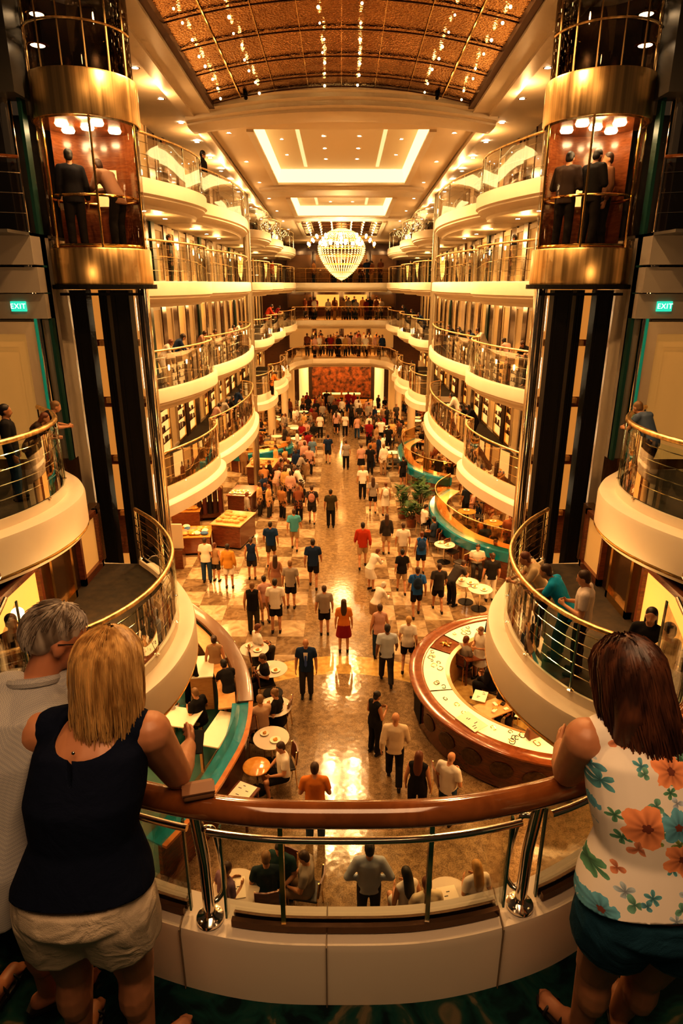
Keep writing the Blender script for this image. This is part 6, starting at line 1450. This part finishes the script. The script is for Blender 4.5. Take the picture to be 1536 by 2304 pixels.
for sx in (-1, 1):
    pk = MB(); cpt = J['pel'] + R * sx * .095 - Fw * .195 + V((0, 0, -.015)); pk.add([cpt + R * a + V((0, .02 * (b > 0), b)) for a, b in ((-.055, .035), (.055, .035), (.05, -.06), (0, -.075), (-.05, -.06))] , [(0, 1, 2, 3, 4)]); 
hm = hairmat('blond_strands', (.33, .18, .055), (.72, .47, .18)); hb = MB(); c = J['head']; e = lambda q, r: hb.ell(c + H @ V(q), V(r), 18, 12, H)
e((0, -.02, .03), (.084, .098, .095)); e((0, -.045, -.03), (.092, .075, .10)); loft(hb, [(c + H @ V((0, -.05, .02)), .09, .07, H @ V((1, 0, 0)), H @ V((0, 1, 0))), (c + H @ V((0, -.05, -.09)), .107, .062, H @ V((1, 0, 0)), H @ V((0, 1, 0))), (c + V((-.01, -.075, -.17)), .10, .045, R, V((0, 1, 0))), (c + V((-.01, -.09, -.235)), .06, .022, R, V((0, 1, 0)))], 20)
ho = fpart('hair', remesh(hb, .008, 5), hm, W2)
st_ = strands(c + V((0, 0, -.0)), H, 1700, .315, 5, .006, 1.08, fall=V((-.02, -.16, -1)).normalized(), w=.0034); fpart('hair_strands', st_, hm, ho)
for k in 'LR': sandal(J, k, fd[k], W2, DARKMAT)
# ---------- woman in floral top
o = V((.98, 1.66, DECK + .02)); W3 = thing('person', 'woman with long dark brown hair in a floral sleeveless top and denim shorts', 'person', o)
J = local(dict(pel=(.975, 1.50, -1.83), chest=(.965, 1.60, -1.52), neck=(.945, 1.695, -1.33), head=(.885, 1.745, -1.16), shL=(.785, 1.70, -1.378), shR=(1.125, 1.675, -1.36), elL=(.805, 1.855, -1.64), wrL=(.86, 2.07, -1.71), elR=(1.225, 1.83, -1.61), wrR=(1.02, 2.05, -1.69),
               hipL=(.88, 1.505, -1.88), hipR=(1.07, 1.495, -1.88), knL=(.90, 1.61, -2.27), knR=(1.075, 1.60, -2.27), anL=(.905, 1.655, -2.645), anR=(1.075, 1.70, -2.645)), o)
H = head_frame(J, .55, .3); fd = dict(L=V((-.55, .8, 0)), R=V((.3, 1, 0)))
fpart('body', remesh(body_mb(J, 'f', H, True, w=1.02, d=1.12, arm=1.36, leg=1.22, fdir=fd, curl=.6), .0075, 4), SKF, W3)
tp = MB(); R, up, Fw = axes(J); rg = torso(J, 'f', .024, lo=.05, w=1.04, d=1.16); rg[0] = (rg[0][0], rg[0][1] * 1.07, rg[0][2] * 1.06, *rg[0][3:]); rg = [(rg[0][0] + V((0, -.01, -.055)), rg[0][1] * 1.03, rg[0][2] * 1.02, *rg[0][3:])] + rg; loft(tp, rg, 24)
for k in 'LR': cap(tp, J['sh' + k].lerp(J['neck'], .8), .074, J['sh' + k].lerp(J['neck'], .30), .074)
me = remesh(tp, FV, 5); me = cut(me, rg[0][0] + V((0, 0, .03)), V((.08, -.45, -1)))
fpart('floral_top', me, floral(), W3)
fpart('denim_shorts', remesh(bottom_mb(J, 'f', 'x', .02, w=1.03, d=1.12, leg=1.26, lf=.30), FV, 4), fabric('denim', (.018, .068, .105), 320, .5), W3)
for k in 'LR':
    hp, kn = J['hip' + k], J['kn' + k]; a, b = hp.lerp(kn, .24), hp.lerp(kn, .32); mb = MB(); cap(mb, a, .131, b, .130, 28, False, False); fpart('cuff', mb, mat('denim_cuff', (.025, .085, .12), .85), W3)
hm = hairmat('dark_brown_strands', (.032, .012, .006), (.11, .04, .017)); hb = MB(); c = J['head']; e = lambda q, r: hb.ell(c + H @ V(q), V(r), 18, 12, H)
e((0, -.02, .03), (.085, .10, .095)); e((0, -.05, -.03), (.094, .076, .11)); loft(hb, [(c + H @ V((0, -.05, .02)), .092, .07, H @ V((1, 0, 0)), H @ V((0, 1, 0))), (c + H @ V((0, -.06, -.1)), .11, .065, H @ V((1, 0, 0)), H @ V((0, 1, 0))), (c + V((.05, -.10, -.22)), .10, .05, R, V((0, 1, 0))), (c + V((.09, -.125, -.33)), .045, .025, R, V((0, 1, 0)))], 20)
ho = fpart('hair', remesh(hb, .008, 5), hm, W3)
fpart('hair_strands', strands(c, H, 1500, .44, 9, .010, 1.05, fall=V((.22, -.24, -1)).normalized(), w=.0034), hm, ho)
for k in 'LR': sandal(J, k, fd[k], W3, DARKMAT)
# ---------- older man
o = V((-1.2, 1.75, DECK + .02)); M1 = thing('person', 'grey haired man with glasses in a pale checked shirt at the left edge', 'person', o)
J = local(dict(pel=(-1.2, 1.63, -1.82), chest=(-1.165, 1.76, -1.52), neck=(-1.07, 1.90, -1.31), head=(-.985, 1.975, -1.165), shR=(-.945, 1.965, -1.38), shL=(-1.27, 1.84, -1.345), elR=(-.90, 2.16, -1.60), wrR=(-.965, 2.16, -1.40), elL=(-1.32, 2.1, -1.60), wrL=(-1.1, 2.22, -1.64),
               hipR=(-1.105, 1.65, -1.87), hipL=(-1.29, 1.61, -1.87), knR=(-1.12, 1.74, -2.27), knL=(-1.36, 1.7, -2.27), anR=(-1.17, 1.79, -2.645), anL=(-1.4, 1.75, -2.645)), o)
H = head_frame(J, -1.05, .42); fd = dict(R=V((.85, .5, 0)), L=V((.2, 1, 0)))
fpart('body', remesh(body_mb(J, 'm', H, True, w=1.1, d=1.35, arm=1.2, leg=1.12, fdir=fd, curl=.9), .0075, 4), mat('skin_fore_man', (.46, .20, .10), .45), M1)
tp = top_mb(J, 'm', 'long', .022, w=1.12, d=1.38, arm=1.2); R, up, Fw = axes(J)
fpart('checked_shirt', remesh(tp, FV, 5), stripes('fine_check', (.42, .40, .36), (.30, .30, .30), 260), M1)
mb = MB(); mb.tube([J['neck'] + up * .02 + (R * math.cos(t) * .078 + Fw * math.sin(t) * .075) for t in [2 * PI * i / 20 for i in range(20)]], .018, 8, closed=True); fpart('collar', mb, stripes('fine_check', (.42, .40, .36), (.30, .30, .30), 260), M1)
fpart('shorts', remesh(bottom_mb(J, 'm', 'x', .022, w=1.14, d=1.36, leg=1.2), FV, 4), fabric('black_twill', (.010, .009, .012), 300, .4), M1)
hm = hairmat('grey_strands', (.16, .12, .085), (.46, .40, .33), .5); hb = MB(); c = J['head']; e = lambda q, r: hb.ell(c + H @ V(q), V(r), 18, 12, H); e((0, -.022, .036), (.079, .098, .092)); e((0, -.055, -.0), (.070, .060, .07))
ho = fpart('hair', remesh(hb, .008, 4), hm, M1); fpart('hair_strands', strands(c, H, 1800, .05, 3, 0, 1.0, short=True, base=(.084, .103, .10), w=.0026), hm, ho)
g = thing('eyeglasses', 'thin framed glasses worn by the grey haired man', 'glasses', o)
for sx in (-1, 1):
    mb = MB(); mb.tube([c + H @ V((sx * .034 + .024 * math.cos(t), .101, .018 + .018 * math.sin(t))) for t in [2 * PI * i / 18 for i in range(18)]], .0018, 6, closed=True); fpart('rim', mb, BLACK, g)
    mb = MB(); mb.tube([c + H @ V((sx * .058, .10, .022)), c + H @ V((sx * .080, .05, .02)), c + H @ V((sx * .086, -.02, .012))], .002, 6); fpart('temple', mb, BLACK, g)
mb = MB(); mb.tube([c + H @ V((-.011, .102, .022)), c + H @ V((.011, .102, .022))], .002, 6); fpart('bridge', mb, BLACK, g)
for k in 'LR': sandal(J, k, fd[k], M1, DARKMAT)

r = thing('clutch_bag', 'small tan clutch bag lying on the handrail beside the blonde woman', 'bag', (-.50, 1.80, -1.69), .25)
bevel(MB().box(-.055, .055, -.03, .045, -.002, .03).build('bag_body', mat('tan_leather', (.26, .13, .06), .5), r), .012, 3); fpart('flap', MB().box(-.056, .056, -.032, .02, .028, .034), mat('tan_leather_dark', (.20, .095, .045), .5), r, False)
r = thing('mobile_phone', 'dark phone held over the handrail by the blonde woman', 'phone', (-.575, 2.10, -1.71), .1); r.scale = (.8, .8, .8); r.rotation_euler = (.25, 0, .1)
bevel(MB().box(-.036, .036, -.07, .07, -.004, .004).build('phone_body', BLACK, r), .004)
# ------------------------------------------------------------------ lights, world, camera
W = (1, .54, .21)
for s in (-1, 1):
    for i in range(4): y = 23.6 + i * 1.7; lamp('SPOT', (s * .62, y, zc(y) + .44), 900, W, .09, spot=2.5)
    for i in range(3): y = 35.5 + i * 1.6; lamp('SPOT', (s * .6, y, zc(y) + .44), 700, W, .09, spot=2.5)
    for y in (14.2, 16.5, 18.8): lamp('SPOT', (s * 2.2, y, zc(y) + .1), 520, W, .08, spot=2.5)
for s in (-1, 1):
    for y in (7.5, 11.5): lamp('SPOT', (s * 2.0, y, zc(y)), 520, W, .1, spot=2.7)  # unseen spots added overhead to brighten the lifts and near balconies
for s in (-1, 1):
    for y in (18.3, 22.7, 27.1, 31.5, 36, 42): lamp('POINT', (s * 4.5, y, zc(y) - .35), 38 if y < 23 else 65, W, .1)  # points without fixtures, added below the soffit to lighten ceiling and walls
    for lv in (1, 2, 3):
        zs = {1: L2, 2: L3, 3: L4}[lv] - .6
        for y in (19.6, 24.8, 28.6, 36, 41.2, 46.5): lamp('POINT', (s * 5.1, y, zs - .2), 27, (1, .54, .18), .15)
    for y in (26, 38): lamp('POINT', (s * 5.2, y, 3.3 - (y - 24) * .02), 12, (1, .58, .22), .15)
    for y in (9, 13.5, 18.5, 23.5, 28.5, 35, 41, 47): lamp('AREA', (s * 5.6, y, L1 - 1.0), 190, (1, .50, .16), 1.6)
    lamp('POINT', (s * 3.9, 9.6, LN - 1.3), 50, (1, .52, .18), .2)
    lamp('POINT', (s * 4.9, 9.6, LN + 3.2), 50, W, .3)
lamp('POINT', (0, 44, 2.0), 500, (1, .62, .24), .6)
for x in (-2.5, 0, 2.5):
    lamp('POINT', (x, 55.3, L1 - 1.2), 170, (1, .52, .16), .3); lamp('POINT', (x, 54.5, L2 - .9), 90, (1, .46, .13), .3); lamp('POINT', (x, 54.5, L3 - .9), 60, (1, .46, .13), .3); lamp('POINT', (x, 55, 2.3), 40, (1, .55, .2), .3)
lamp('AREA', (0, .6, 1.2), 62, (1, .58, .30), 2.0)  # unseen fill added above the camera for the foreground figures and ledge
w = bpy.data.worlds.new('World'); bpy.context.scene.world = w; w.use_nodes = True
w.node_tree.nodes['Background'].inputs[0].default_value = (1, .62, .34, 1); w.node_tree.nodes['Background'].inputs[1].default_value = .03

sc = bpy.context.scene
cam = bpy.data.cameras.new('camera'); co = bpy.data.objects.new('camera', cam); C.objects.link(co)
co.location = (0, 0, 0); co.rotation_euler = (PI / 2 - TH, 0, 0); cam.sensor_fit = 'VERTICAL'; cam.sensor_height = 36; cam.lens = F * 36 / 2304; cam.clip_start = .05; cam.clip_end = 200
sc.camera = co
cy_ = sc.cycles
cy_.max_bounces = 4; cy_.diffuse_bounces = 2; cy_.glossy_bounces = 2; cy_.transmission_bounces = 2; cy_.use_adaptive_sampling = True; cy_.adaptive_threshold = .08; cy_.adaptive_min_samples = 12; cy_.transparent_max_bounces = 10; cy_.sample_clamp_indirect = 6; cy_.caustics_reflective = False; cy_.caustics_refractive = False
sc.view_settings.view_transform = 'Standard'; sc.view_settings.look = 'Medium High Contrast'; sc.view_settings.exposure = .25

for m_ in bpy.data.materials:                      # glow that is already carried by real lamps need not be sampled as a light
    if m_.name not in ('cove_wall_glow',):
        try: m_.cycles.emission_sampling = 'NONE'
        except Exception:
            try: m_.emission_sampling = 'NONE'
            except Exception: pass
